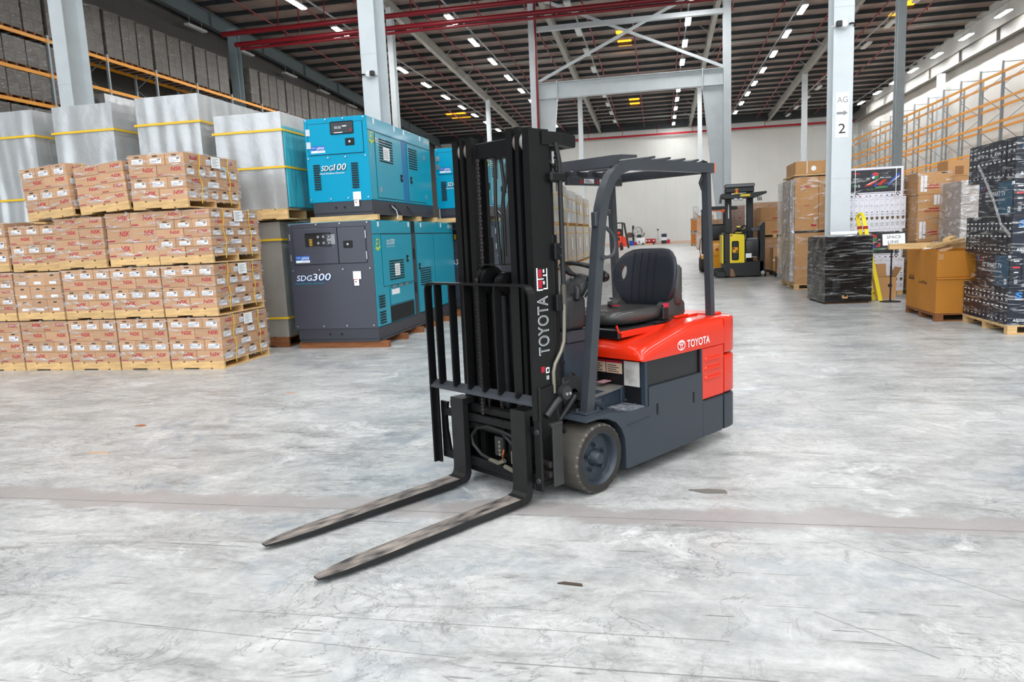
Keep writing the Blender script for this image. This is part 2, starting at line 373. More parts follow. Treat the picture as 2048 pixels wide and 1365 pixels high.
# ---------------------------------------------------------------- columns
def i_column(name, label, x, y, w, d, h, m=white_steel, kind_label='column', group=None):
    mb = MB(); t = .03
    mb.box(-w/2, 0, 0, w/2, t, h).box(-w/2, d-t, 0, w/2, d, h).box(-.015, t, 0, .015, d-t, h)
    o = thing(name, label, 'column', (x, y, 0), 0, group)
    mb.build('shaft', m, o)
    MB().box(-w/2-.08, -.08, 0, w/2+.08, d+.08, .03).build('base_plate', m, o)
    for z in (2.55, 6.05): MB().box(-w/2-.002, -.004, z, w/2+.002, 0, z+.05).build('splice_weld', m, o)
    return o
col_a = i_column('steel_column', 'white steel column rising behind the foil crates at far left', -15.05, 17.0, .40, .75, 16.2)
col_b = i_column('steel_column', 'white steel column with a camera rising behind the teal generators', -6.66, 17.0, .40, .70, 16.2)
col_c = i_column('steel_column', 'white steel column carrying the sign AG 2', 3.85, 17.0, .40, .55, 16.2)
i_column('steel_column', 'narrow blue-grey steel column just right of the column behind the generators', -15.3, 42.6, .32, .5, 15.2, white_steel)
i_column('steel_column', 'grey steel column beside the rack bays at the right', 12.45, 42.6, .40, .5, 15.2, grey_steel)
i_column('steel_column', 'thin far steel column left of the mast top', -15.35, 68, .36, .4, 14.3, white_steel)
i_column('steel_column', 'thin far steel column seen through the left half of the portal', -6.8, 68, .40, .4, 14.3, white_steel)
i_column('steel_column', 'thin far steel column beside the tapered right leg of the portal', 3.7, 68, .36, .4, 14.3, white_steel)
i_column('steel_column', 'thin far steel column left of the AG column', 12.4, 68, .42, .4, 14.3, white_steel)
i_column('steel_column', 'white wall column standing behind the empty orange racking', 21.2, 62.6, .44, .5, 12.4, white_steel)
i_column('steel_column', 'blue-grey column standing in the gap of the left racking', -25.15, 42.0, .52, .5, 14.8, mat('blue_grey_steel', '#8f9ea2', .45))

def column_sign():
    s = thing('column_sign', 'white AG 2 sign with a grey arrow on the column', 'sign', (3.845, 17.0, 0))
    mb = MB(); mb.box(-.13, -.006, 3.72, .13, -.001, 4.33).box(-.13, -.006, 3.4, .13, -.001, 3.72)
    mb.build('plate', paper_m, s)
    f = -.0075
    MB().text('AG', (0, f, 4.12), (1,0,0), (0,0,1), .12, center=True, w=.21).build('letters', grey_ink, s)
    MB().add([(-.11, f, 3.88), (.03, f, 3.88), (.03, f, 3.85), (.11, f, 3.905), (.03, f, 3.96), (.03, f, 3.93), (-.11, f, 3.93)], [(0,1,2,3,4,5,6)]).build('arrow', grey_ink, s)
    MB().text('2', (0, f, 3.49), (1,0,0), (0,0,1), .2, center=True, w=.14).build('digit', ink_m, s)
column_sign()
def cctv(label, x, y, z, flip):
    s = thing('security_camera', label, 'camera', (x, y, z))
    MB().lathe([(.001, 0), (.10, 0), (.10, -.02), (.085, -.05), (.05, -.08), (.001, -.085)], (0, -.002, 0), (0, -1, 0), 20).lathe([(.001, .13), (.06, .12), (.085, .09), (.09, .05), (.09, 0)], (0, 0, 0), (0, -1, 0), 20).build('housing', cam_white, s, 40)
    MB().rbox(flip*.12-.055, -.2, -.055, flip*.12+.055, -.09, .055, .012).build('lens', black_plastic, s)
    MB().tube([(-flip*.08, -.05, 0), (-flip*.16, -.04, .02), (-flip*.22, -.03, .0), (-flip*.2, 0.02, -.05)], .018, 8).build('cable', black_plastic, s)
    MB().cyl((flip*.1, -.03, -.01), (flip*.24, -.03, -.02), .012, 8).build('bracket', cam_white, s)
cctv('white camera with a black lens on the AG column', 3.84, 17.0, 5.68, -1)
cctv('white camera with a black lens on the column behind the generators', -6.66, 17.0, 5.57, 1)

# ---------------------------------------------------------------- braced portal in mid hall
def portal():
    s = thing('portal_frame', 'white steel portal with tapered legs and a deep beam, cross-braced above', 'steel frame', (0, 42.6, 0))
    xl, xr, top, bot = -6.86, 3.78, 10.22, 9.33
    for x, sg in ((xl, 1), (xr, -1)):
        MB().box(x-.2, 0, 0, x+.2, .03, 15.2).box(x-.2, .47, 0, x+.2, .5, 15.2).box(x-.015, .03, 0, x+.015, .47, 15.2).build('column', white_steel, s)
        x0 = x+sg*.2
        MB().prism([(x0, .3), (x0+sg*.18, .3), (x0+sg*1.10, bot), (x0+sg*1.10, top), (x0, top)], 1, .22, .26).build('haunch', white_steel, s)
        d = Vector((sg*.92, 0, bot-.3)).normalized()
        MB().sweep([(x0+sg*.18, .24, .3), (x0+sg*1.10, .24, bot)], .34, .03, (0, 1, 0)).build('flange', white_steel, s)
        MB().box(x0+sg*1.10-.025, .04, bot-.12, x0+sg*1.10+.025, .44, top+.06).build('end_plate', white_steel, s)
    a, b_ = xl+.2, xr-.2
    MB().box(a, .04, top-.03, b_, .44, top).box(a, .04, bot, b_, .44, bot+.03).box(a, .23, bot+.03, b_, .26, top-.03).build('beam', white_steel, s)
    for p, q in (((xl+.3, .15, top+.1), (xr-.2, .15, 14.9)), ((xl+.3, .32, 14.9), (xr-.2, .32, top+.1))):
        MB().sweep([p, q], .16, .14, (0, 1, 0)).build('brace', white_steel, s)
    MB().box(xl, .1, 13.05, xr, .4, 13.3).build('strut', white_steel, s)
portal()

# ---------------------------------------------------------------- LED battens
def batten(name, label, on, group):
    s = thing(name, label, 'ceiling light', (0, 0, 0), 0, group)
    MB().rbox(-.17, -.9, .0, .17, .9, .09, .02).build('housing', housing_m, s)
    MB().box(-.14, -.86, -.03, .14, .86, .0).build('diffuser', lamp_on if on else lamp_off, s)
    MB().cyl((0, -.6, .09), (0, -.6, .53), .012, 6).build('hanger', grey_steel, s); MB().cyl((0, .6, .09), (0, .6, .53), .012, 6).build('hanger', grey_steel, s)
    return s
ROWS = [(-17.4, True, 'lit LED batten in the far-left row over the racking aisle', 30.2), (-10.92, True, 'lit LED batten in the row left of the portal', 30.2),
        (-4.5, False, 'unlit LED batten in the dark row above the left leg of the portal', 40.2), (1.85, True, 'lit LED batten in the row through the middle of the portal', 40.2),
        (8.09, True, 'lit LED batten in the row between the portal and the AG column', 40.2), (14.13, False, 'unlit LED batten in the dark row right of the AG column', 45.0), (20.33, True, 'lit LED batten in the row along the right wall', 45.0)]
YL = [30.2, 35.2, 40.4, 45.4, 50.6, 56.0, 61.3, 66.5, 71.3, 76.4, 82.0, 87.0]
for ri, (x, on, lb, ymin) in enumerate(ROWS):
    g = lb.split(' batten')[0]+' battens of '+lb.split(' in the ')[-1]
    proto = None
    tr = MB().box(x-.04, 24, 13.98, x+.04, 89.4, 14.04).build('lighting_track', grey_steel)
    tag(tr, 'grey lighting track carrying '+lb.split(' in ')[-1], 'lighting track')
    for y in YL:
        if y < ymin-1: continue
        if y > 84 and x not in (1.85, 14.13): continue
        nl = lb.replace('LED batten in', 'batten, %s nearest, in' % ORD[YL.index(y)-[q >= ymin-1 for q in YL].index(True)])
        if proto is None:
            proto = batten('led_batten', nl, on, g); proto.location = (x, y, 13.5)
        else: dup(proto, loc=(x, y, 13.5), label=nl)
proto = None
for i, y in enumerate((40.4, 45.6, 51.5, 57.0, 62.5)):
    lb = 'unlit batten under the girder above the left racking, %s nearest of five' % ORD[i]; lo = (-26.4, y, roof_z(y)-1.66)
    if proto is None:
        proto = batten('led_batten', lb, False, 'unlit battens under the left girder'); proto.location = lo
    else: dup(proto, loc=lo, label=lb)

# ---------------------------------------------------------------- sprinkler pipes
def pipe_y(x, label):
    s = thing('sprinkler_pipe', label, 'pipe', (x, 0, 0), 0, 'sprinkler branch pipes under the roof')
    MB().cyl((0, 24, roof_z(24)-.5), (0, 89.2, roof_z(89.2)-.5), .045, 8).build('pipe', red_pipe, s)
    mb = None
    for y in range(30, 88, 4):
        MB().cyl((0, y, roof_z(y)-.5), (0, y, roof_z(y)-.72), .03, 6).build('sprinkler_head', red_pipe, s)
for i, x in enumerate((-23.6, -20.4, -17.15, -14.0, -10.7, -7.78, -4.3, -1.46, 1.6, 4.75, 7.85, 11.1, 14.4, 17.25)):
    pipe_y(x, 'thin red sprinkler branch pipe running down the hall, %s from the left' % ORD[i])
def main_pipe(label, y, z, x0, x1, r, drops):
    s = thing('sprinkler_main', label, 'pipe', (0, y, z))
    MB().cyl((x0, 0, 0), (x1, 0, 0), r, 12).build('pipe', red_main if y > 80 else red_pipe, s, 40)
    for x in drops: MB().cyl((x, 0, 0), (x, 0, roof_z(y)-z-.25), .03, 6).build('drop_rod', red_pipe, s)
main_pipe('long red sprinkler main along the top of the back wall', 89.2, 12.72, -26.8, 21.8, .11, [x for x in range(-20, 22, 4)])
main_pipe('upper thick red pipe crossing the roof at upper left', 38.2, 13.35, -23.4, -2.2, .13, (-20, -17.3, -14, -10.9, -7.8, -4.6))
main_pipe('lower thick red pipe crossing the roof at upper left', 38.6, 12.85, -22.9, 3.4, .13, (-19, -12.6, -9, -5.2, -1.5, 1.7))
main_pipe('thin red pipe slung under the two thick ones', 38.6, 12.6, -22.6, 3.0, .07, ())
t = MB().cyl((-6.6, 42.2, 5), (-6.6, 42.2, 15.4), .07, 10).build('sprinkler_riser', red_pipe); tag(t, 'vertical red riser pipe against the left portal column', 'pipe')
# ---------------------------------------------------------------- pallet racking
orange_m = mat('orange_beam', '#f7a416', .4); upright_m = mat('galvanised_upright', '#9ba3a8', .45, .3)
def rack(name, label, x, y0, pitch, n, depth, levels, height, sgn, deck=None, first_brace=0):
    """sgn +1: rack reaches from its front face x towards +X"""
    s = thing(name, label, 'rack', (x, y0, 0)); d = sgn*depth
    up = None; bm_ = {}
    for i in range(n+1):
        y = i*pitch
        for xx in (0, d):
            if up is None: up = MB().box(-.05, -.045, 0, .05, .045, height).box(-.12, -.09, 0, .12, .09, .012).build('upright', upright_m, s); up.location = (xx, y, 0)
            else: c = up.copy(); COL.objects.link(c); c.location = (xx, y, 0)
        b = bm_.get('br')
        if b is None:
            mb = MB(); z = .4; k = 0
            while z < height-.3:
                a, c2 = (0, d) if k % 2 == 0 else (d, 0); z2 = min(z+1.05, height-.1)
                mb.sweep([(a, 0, z), (c2, 0, z2)], .035, .035, (0, 1, 0)); z = z2; k += 1
            mb.box(min(0, d), -.02, height-.08, max(0, d), .02, height-.04)
            b = bm_['br'] = mb.build('frame_brace', upright_m, s); b.location = (0, y, 0)
        else: c = b.copy(); COL.objects.link(c); c.location = (0, y, 0)
    for i in range(n):
        for z in levels:
            for xx in (0, d):
                if 'bm' not in bm_:
                    bm_['bm'] = MB().box(-.03, .05, -.14, .03, pitch-.05, 0).box(-.055, .045, -.17, .055, .075, .03).box(-.055, pitch-.075, -.17, .055, pitch-.045, .03).build('beam', orange_m, s); c = bm_['bm']
                else: c = bm_['bm'].copy(); COL.objects.link(c)
                c.location = (xx, i*pitch, z)
            if deck:
                if 'dk' not in bm_:
                    mb = MB()
                    for k in range(6): yy = .2+k*(pitch-.4)/5; mb.box(min(.03, d-.03), yy-.05, -.06, max(-.03, d+.03), yy+.05, -.03)
                    bm_['dk'] = mb.build('support_bar', upright_m, s); c = bm_['dk']
                else: c = bm_['dk'].copy(); COL.objects.link(c)
                c.location = (0, i*pitch, z)
    return s
rack('pallet_rack', 'empty orange and grey pallet racking along the right wall', 19.0, 38.3, 2.9, 17, 1.25, (1.9, 3.7, 5.43, 6.93, 8.16, 9.62), 10.15, 1)
rack('pallet_rack', 'loaded orange pallet racking along the dark left wall', -24.7, 20.54, 3.36, 16, 1.2, (1.6, 3.93, 6.53, 7.89, 9.16, 10.56), 10.72, -1, True)

grey_card = mat('wrapped_grey_carton', '#5f5a52', .5, var=.15, scale=2.5, rand=.14)
brown_card2 = mat('shelf_brown_carton', '#8e5f31', .65, var=.1, scale=3, rand=.12)
foil_m = mat('silver_foil_wrap', '#bcbfc0', .3, .35, var=.06, scale=2.0, bump=.5, bscale=5)
foil_grey = mat('grey_foil_wrap', '#b1aca4', .28, .35, var=.1, scale=2.0, bump=.6, bscale=4)
teal_wrap = mat('teal_under_foil', '#3fb2c4', .3, .1, var=.25, scale=2.5, stretch=(6, 6, .7), bump=.4, bscale=6)
stacked = {}
def pallet_part(parent, w, d, h=.13, m=None, across=True, nb=5, name='pallet'):
    """stringers run along x, boards along y; centred in x, from y=0 to d"""
    m = m or wood_m
    key = (w, d, h, m.name, nb)
    p = MB().box(-w/2, 0, h-.042, w/2, d, h-.022).build(name, m, parent) if False else None
    base = MB()
    base.box(-w/2, .0, .018, w/2, .04, h-.02)
    p = base.build(name, m, parent)
    if key not in stacked:
        s1 = MB().box(-w/2, 0, .018, w/2, .04, h-.02)
        bw = (w-.03*(nb-1))/nb
        b1 = MB().box(0, 0, h-.02, bw, d, h); b2 = MB().box(0, 0, 0, bw*1.0, d, .018)
        stacked[key] = (s1.build('stringer', m, p), b1.build('top_board', m, p), b2.build('bottom_board', m, p), bw)
        s, t, b, bw = stacked[key]; first = True
    else:
        s, t, b, bw = stacked[key]; first = False
        s, t, b = [x.copy() for x in (s, t, b)]
        for x in (s, t, b): COL.objects.link(x); x.parent = p
    s.location = (0, d/2-.02, 0); t.location = (-w/2, 0, 0); b.location = (-w/2, 0, 0)
    c = s.copy(); COL.objects.link(c); c.location = (0, d-.04, 0)
    for i in range(1, nb):
        c = t.copy(); COL.objects.link(c); c.location = (-w/2+i*(bw+.03), 0, 0)
        if i in (nb//2, nb-1): c = b.copy(); COL.objects.link(c); c.location = (-w/2+i*(bw+.03), 0, 0)
    return p
def rack_load(label, group, w, d, h, nz, m, flm=None):
    s = thing('wrapped_load', label, 'pallet load', (0, 0, 0), 0, group)
    mb = MB()
    for k in (-1, 0, 1): mb.box(-.5*d if False else -d/2, k*(w/2-.05)-.05, .02, d/2, k*(w/2-.05)+.05, .10)
    for k in range(5): yy = -w/2+.06+k*(w-.12)/4; mb.box(-d/2, yy-.06, .10, d/2, yy+.06, .12)
    mb.box(-d/2, -w/2, 0, d/2, -w/2+.1, .02).box(-d/2, w/2-.1, 0, d/2, w/2, .02)
    mb.build('pallet', wood_dark, s)
    z = .12; dz = (h-.12)/nz
    box = None
    for k in range(nz):
        for j in range(2):
            if box is None: box = MB().box(-d/2+.02, 0, 0, d/2-.02, w/2-.012, dz-.01).build('carton', m, s); c = box
            else: c = box.copy(); COL.objects.link(c)
            c.location = (0, -w/2+.006+j*w/2, z+k*dz)
    mb = MB(); mb.box(-d/2, -w/2-.004, .1, d/2, w/2+.004, h+.01)
    mb.build('wrap', flm or film_thin, s)
    return s
RX = -25.28
top = rack_load('grey film-wrapped load on the top level of the left racking', 'grey wrapped loads on the top level of the left racking', .98, 1.15, 2.18, 4, grey_card)
low = rack_load('squat grey film-wrapped load on a lower level of the left racking', 'squat grey wrapped loads on the lower levels of the left racking', 1.03, 1.15, 1.13, 2, grey_card)
brn = rack_load('tall brown carton load at the far end of the left racking', 'brown carton loads at the far end of the left racking', 1.0, 1.15, 2.0, 3, brown_card2)
n = 0
for i in range(16):
    for j in range(3):
        y = 20.54+3.36*i+.06+.55+1.08*j
        if y > 40.7 and y < 43.3: continue
        if i < 12: dup(top, loc=(RX, y, 10.56), label='grey wrapped load on top level of left racking, %s from near end' % ORD[n])
        else: dup(brn, loc=(RX, y, 10.56), label='tall brown carton load at the far end of left racking, %s of them' % ORD[n-n0])
        n += 1
        if i < 12: n0 = n
        if y < 30.7 and not (i == 2 and j > 0):
            for zl, wl in ((9.16, 'upper'), (7.89, 'middle'))+(((6.53, 'lowest'),) if y < 28.6 else ()):
                dup(low, loc=(RX, y, zl), label='squat grey wrapped load on the %s lower level at left, %s from near end' % (wl, ORD[n-1]))
for o in (top, low, brn):
    for c in list(o.children): bpy.data.objects.remove(c)
    bpy.data.objects.remove(o)

def fold_box(w, d, h, nx, ny, nz, amp, sag=.03, seed=1, top_pull=0.):
    """closed block whose wrapping hangs in vertical folds; centred in x, y from 0 to d"""
    rnd = random.Random(seed); ph = [rnd.uniform(0, 6.28) for _ in range(8)]; fr = [rnd.uniform(4, 17) for _ in range(8)]
    ring = []
    for i in range(nx): ring.append((-w/2+w*i/nx, 0, 0, -1, i/nx))
    for i in range(ny): ring.append((w/2, d*i/ny, 1, 0, i/ny))
    for i in range(nx): ring.append((w/2-w*i/nx, d, 0, 1, i/nx))
    for i in range(ny): ring.append((-w/2, d-d*i/ny, -1, 0, i/ny))
    rings = []
    for k in range(nz+1):
        z = h*k/nz; t = k/nz; r = []
        for i, (x, y, nx_, ny_, u) in enumerate(ring):
            a = sum(math.sin(fr[q]*(.8+.35*q)*(x+y*1.3)+ph[q]+(z*1.6 if q % 2 else -1.1*z)) for q in range(4))/4
            a += .7*math.sin(fr[4]*.6*(x-y)+z*3.5+ph[5])*(1-t)+.45*math.sin(3*(x+y)-5*z+ph[6])*math.sin(4*z+ph[7]+2*x)
            e = min(1, 6*min(u, 1-u)) if u > 0 else 0
            off = amp*a*(.25+.75*(1-t))*e
            r.append((x+nx_*off, y+ny_*off, z))
        rings.append(r)
    mb = MB(); mb.loft(rings); return mb
def foil_crate(label, w, d, h, x, y, z, rz, straps=(.72,), m=None, teal_side=False, pallet=True, cat='crate', seed=1, wood=None):
    m = m or foil_m
    s = thing('foil_wrapped_crate', label, cat, (x, y, z), rz)
    ph = .17 if pallet else 0
    if pallet:
        pallet_part(s, w*.98, d, ph, wood or wood_m)
    b = fold_box(w, d, h-ph, 60, 60, 30, .030, seed=seed); o = b.build('wrapping', m, s, 60); o.location = (0, 0, ph)
    if teal_side:
        mb = fold_box(d-.06, .012, (h-ph)*.84, 30, 2, 20, .02, seed=seed+3); q = mb.build('teal_panel', teal_wrap, s, 60)
        q.location = (w/2+.022, d/2, ph+.02); q.rotation_euler = (0, 0, R(90)); q['label'] = 'teal machine showing through the clear side'
    for t in straps:
        zz = ph+(h-ph)*t
        mb = MB(); e = .03
        mb.box(-w/2-e, -e-.004, zz, w/2+e, -e, zz+.032).box(w/2+e, -e, zz, w/2+e+.004, d+e, zz+.032).box(-w/2-e-.004, -e, zz, -w/2-e, d+e, zz+.032)
        mb.build('strap', yellow_strap, s)
    return s
# silver crates standing behind the brown cartons (upper tier on lower tier)
foil_crate('grey foil crate standing on the floor between the cartons and the dark generator', 1.3, 1.5, 2.02, -6.55, 10.75, 0, 0, (.16, .84), foil_grey, seed=4, wood=wood_dark)
def low_tier(label, x, seed): return foil_crate(label, 1.3, 1.5, 2.02, x, 10.85, 0, 0, (.16, .84), foil_grey, seed=seed, wood=wood_dark)
low_tier('grey foil crate hidden behind the middle of the carton wall', -8.0, 5); low_tier('grey foil crate behind the left part of the carton wall', -9.5, 6); low_tier('grey foil crate behind the far left carton column', -11.0, 9)
foil_crate('silver foil crate with a clear side showing teal, left of the upper generator', 1.14, 1.25, 1.64, -6.25, 10.65, 2.05, 0, (.42, .80), foil_m, True, seed=11)
foil_crate('tallest silver foil crate, third from the left in the upper tier', 1.12, 1.9, 2.02, -7.62, 10.65, 2.05, 0, (.76,), foil_m, seed=12)
foil_crate('silver foil crate second from the left in the upper tier', 1.12, 1.5, 2.0, -9.18, 10.65, 2.05, 0, (.76,), foil_m, seed=13)
foil_crate('silver foil crate at the left edge of the photo', 1.3, 1.5, 2.0, -10.78, 10.65, 2.05, 0, (.2, .76,), foil_m, seed=14)
# silver parcels on the half-empty rack level
for i, (y, w, h) in enumerate(((31.1, 1.95, .81), (35.5, 1.7, .58))):
    o = fold_box(w, 1.0, h, 20, 20, 12, .04, seed=30+i).build('foil_parcel', foil_m, None, 60)
    o.location = (-24.65, y, 7.89+.21); o.rotation_euler = (0, 0, R(90))
    tag(o, ('large' if i == 0 else 'small')+' silver foil parcel on the half-empty level of the left racking', 'parcel')
    if i == 0:
        pl = MB().box(-25.9, 30.2, 7.89, -24.7, 32.0, 8.09).build('wooden_skid', wood_dark); tag(pl, 'dark wooden skid under the large silver parcel on the left racking', 'skid')
    else: o.location = (-24.65, y, 7.89)
t = MB().rbox(-25.8, 28.9, 7.89, -24.9, 30.0, 8.62, .03).build('black_crate', mat('dark_crate', '#2c2e30', .5)); tag(t, 'dark crate beside the silver parcel on the left racking', 'crate')
# ---------------------------------------------------------------- brown carton pallets on the left
NSK_MATS = [card_m, red_ink, label_m, ink_m, grey_ink]
_cm = {}
def carton_mesh(kind, w, d, h):
    """kind N: red lettering on the front; L: white label and hand slot; P: plain with small labels; S/T: the same seen on the right side"""
    key = (kind, round(w, 3), round(d, 3), round(h, 3))
    if key in _cm: return _cm[key]
    mb = MB(); mb.box(0, 0, 0, w, d, h); e = -.0015
    if kind in 'NS':
        if kind == 'N': o, u = Vector((0, e, 0)), Vector((1, 0, 0)); n = w
        else: o, u = Vector((w-e, 0, 0)), Vector((0, 1, 0)); n = d
        mb.text('NSK', o+u*(n*.50)+Vector((0, 0, h*.46)), u, (0, 0, 1), h*.34, 1, .15, w=n*.40, off=.022)
        for k in range(4): mb.quad(o+u*(.012+k*.026)+Vector((0, 0, h*.10)), u*.021, (0, 0, h*.11), 1)
        mb.quad(o+u*(.012)+Vector((0, 0, h*.06)), u*.09, (0, 0, h*.02), 4)
    elif kind in 'LT':
        if kind == 'L': o, u = Vector((0, e, 0)), Vector((1, 0, 0)); n = w
        else: o, u = Vector((w-e, 0, 0)), Vector((0, 1, 0)); n = d
        mb.quad(o+u*(n*.2)+Vector((0, 0, h*.16)), u*(n*.62), (0, 0, h*.44), 2)
        f = u.cross(Vector((0, 0, 1)))*.001
        for k, (a, b_) in enumerate(((.05, .5), (.05, .8), (.05, .35))): mb.quad(o+f+u*(n*(.2+.62*a))+Vector((0, 0, h*(.2+.11*k))), u*(n*.62*b_), (0, 0, h*.035), 4)
        for k in range(7): mb.quad(o+f+u*(n*(.62+k*.022))+Vector((0, 0, h*.43)), u*(.0045), (0, 0, h*.13), 3)
        mb.quad(o+u*(n*.36)+Vector((0, 0, h*.74)), u*(n*.26), (0, 0, h*.11), 3)
    else:
        o, u = Vector((0, e, 0)), Vector((1, 0, 0))
        mb.quad(o+u*(w*.3)+Vector((0, 0, h*.12)), u*(w*.45), (0, 0, h*.2), 2); mb.quad(o+u*(w*.4)+Vector((0, 0, h*.72)), u*(w*.22), (0, 0, h*.1), 3)
    m = mb.build('carton', NSK_MATS); me = m.data; bpy.data.objects.remove(m); _cm[key] = me
    return me
strap_wave = random.Random(5)
wrap_proto = {}
def nsk_load(label, x0, y0, z0, w, layers, dl, depth=1.15, rot=0., tilt=0., full_side=False, film_m=clear_film):
    s = thing('wrapped_load', label, 'pallet load', (x0, y0, z0), 0, 'film-wrapped pallets of brown cartons')
    s.rotation_euler = (0, tilt, rot)
    ph = .115; p = pallet_part(s, w-.01, depth, ph, wood_m, nb=4); p.location = (w/2, 0, 0)
    z = ph; rj = random.Random(len(label))
    for li, k in enumerate(layers):
        nf = {'N': 2, 'L': 3, 'P': 3}[k]; cw = w/nf; cd = {'N': .27, 'L': .38, 'P': .38}[k]; nd = max(1, round(depth/cd)); cd = depth/nd
        for j in range(nd):
            for i in range(nf):
                last = i == nf-1; topl = li == len(layers)-1
                if j and not last and not topl: continue
                kk = k if j == 0 else 'X'
                o = link('carton', carton_mesh(kk if kk != 'X' else 'M', cw-.006, cd-.005, dl-.004) if kk != 'X' else plain(cw-.006, cd-.005, dl-.004), s)
                o.location = (i*cw+.003+rj.uniform(-.003, .003), j*cd+(.003 if j else rj.uniform(-.006, .006)), z)
                if last and full_side:
                    q = {'N': 'T', 'L': 'S' if j % 2 == 0 else 'T', 'P': 'T'}[k]
                    side_print(q, s, w, j*cd, cd-.005, z, dl)
        z += dl
    mb = MB(); g = .012
    zt = z+.012
    n = 7; rr = random.Random(int(abs(x0*100)+z0*10))
    rings = []
    for zz in (ph*.75, ph+.1, (ph+zt)/2, zt-.08, zt):
        r = []
        for a, b_ in ((0,0),(.33,0),(.66,0),(1,0),(1,.33),(1,.66),(1,1),(.5,1),(0,1),(0,.5)):
            r.append((-g+a*(w+2*g)+rr.uniform(-.006, .006), -g+b_*(depth+2*g)+rr.uniform(-.006, .006), zz+rr.uniform(-.01, .006)))
        rings.append(r)
    mb.loft(rings, cap=False); mb.add(rings[-1], [tuple(range(10))])
    mb.build('wrap', film_m, s)
    if full_side:
        for t in (.24, .78):
            pts = [(w+.017+.006*math.sin(k*1.7+t*9), depth*t+.018*math.sin(k*1.1+t*20), ph*.5+(z+.01-ph*.5)*k/9) for k in range(10)]
            MB().sweep(pts, .006, .010, (1, 0, 0)).build('strap', yellow_strap, s)
        mb = MB(); o = Vector((w+.02, depth*.46, z-.165)); mb.box(o.x-.003, o.y, o.z, o.x, o.y+.21, o.z+.15)
        for k in range(6): mb.quad((o.x+.001, o.y+.02, o.z+.02+k*.02), (0, .1+.05*(k % 2), 0), (0, 0, .007), 1)
        mb.build('shipping_paper', [paper_m, grey_ink], s)
    else:
        pts = [(w*.82+.01*math.sin(k), -.004+0*k, z+.014) for k in range(2)]
        [MB().box(w*q, .01, z+.013, w*q+.012, depth, z+.016).build('strap', yellow_strap, s) for q in (.5, .93)]
    return s
_pl = {}
def plain(w, d, h):
    k = (round(w, 3), round(d, 3), round(h, 3))
    if k not in _pl:
        m = MB().box(0, 0, 0, w, d, h).build('carton', card_m); _pl[k] = m.data; bpy.data.objects.remove(m)
    return _pl[k]
_sp = {}
def side_print(q, s, w, y, d, z, h):
    key = (q, round(d, 3), round(h, 3))
    if key not in _sp:
        mb = MB(); u = Vector((0, 1, 0)); o = Vector((.0025, 0, 0))
        if q == 'T':
            mb.quad(o+u*(d*.15)+Vector((0, 0, h*.14)), u*(d*.62), (0, 0, h*.46), 0); mb.quad(o+u*(d*.3)+Vector((0, 0, h*.72)), u*(d*.3), (0, 0, h*.12), 1)
            for k in range(3): mb.quad(o+Vector((.001, d*.18, h*(.2+k*.12))), u*(d*(.2+.12*k)), (0, 0, h*.04), 3)
            for k in range(5): mb.quad(o+Vector((.001, d*(.5+.045*k), h*.4)), u*(.004), (0, 0, h*.15), 1)
        else:
            mb.text('NSK', o+u*(d*.3)+Vector((0, 0, h*.42)), u, (0, 0, 1), h*.34, 2, .15, w=d*.44, off=.022)
        m = mb.build('label', [label_m, ink_m, red_ink, grey_ink]); _sp[key] = m.data; bpy.data.objects.remove(m)
    link('label', _sp[key], s, (w, y, z))
CX = [-9.87, -9.06, -8.26, -7.465, -6.665]; CW = [.80, .79, .785, .79, .82]
YF = 8.83
cols = ['first column at the left edge', 'second column', 'third column', 'fourth column', 'fifth column at the corner']
rowsL = [(0, [('NNLN', .151), ('NLNN', .151), ('NLNL', .151), ('NLNL', .151), ('NLNL', .151)], 'bottom row'),
         (.722, [('NLNLN', .117), ('PPP', .19), ('NLNL', .146), ('NLNL', .147), ('NLNL', .147)], 'second row'),
         (1.43, [('LLL', .19), ('NLNL', .132), ('NNNN', .147), ('NNN', .205), ('NLNLN', .122)], 'third row')]
tops = {}
for z, cs, rn in rowsL:
    for i, (ly, dl) in enumerate(cs):
        z_ = tops.get(i, z)
        nsk_load('film-wrapped pallet of brown cartons, %s of the stack, %s' % (rn, cols[i]), CX[i]+(.0 if z == 0 else random.uniform(-.012, .012)), YF+(0 if z == 0 else random.uniform(-.02, .02)), z_, CW[i]-.008, ly, dl, full_side=(i == 4), depth=1.2 if i == 4 else 1.1)
        tops[i] = z_+.115+dl*len(ly)+.013
nsk_load('film-wrapped pallet of brown cartons tilted on the top row, leftmost', -8.66, YF-.02, 2.125, .80, 'NLNL', .15, rot=R(-4), tilt=R(-3.6), depth=1.05, full_side=True)
nsk_load('film-wrapped pallet of brown cartons tilted on the top row, middle one', -7.80, YF-.02, 2.17, .80, 'NNNN', .133, rot=R(-1.5), tilt=R(-3.8), depth=1.05, full_side=True)
nsk_load('film-wrapped pallet of brown cartons standing highest on the top row, at right', -6.94, YF-.06, tops[3]+.005, .84, 'NLNL', .152, depth=1.25, full_side=True)

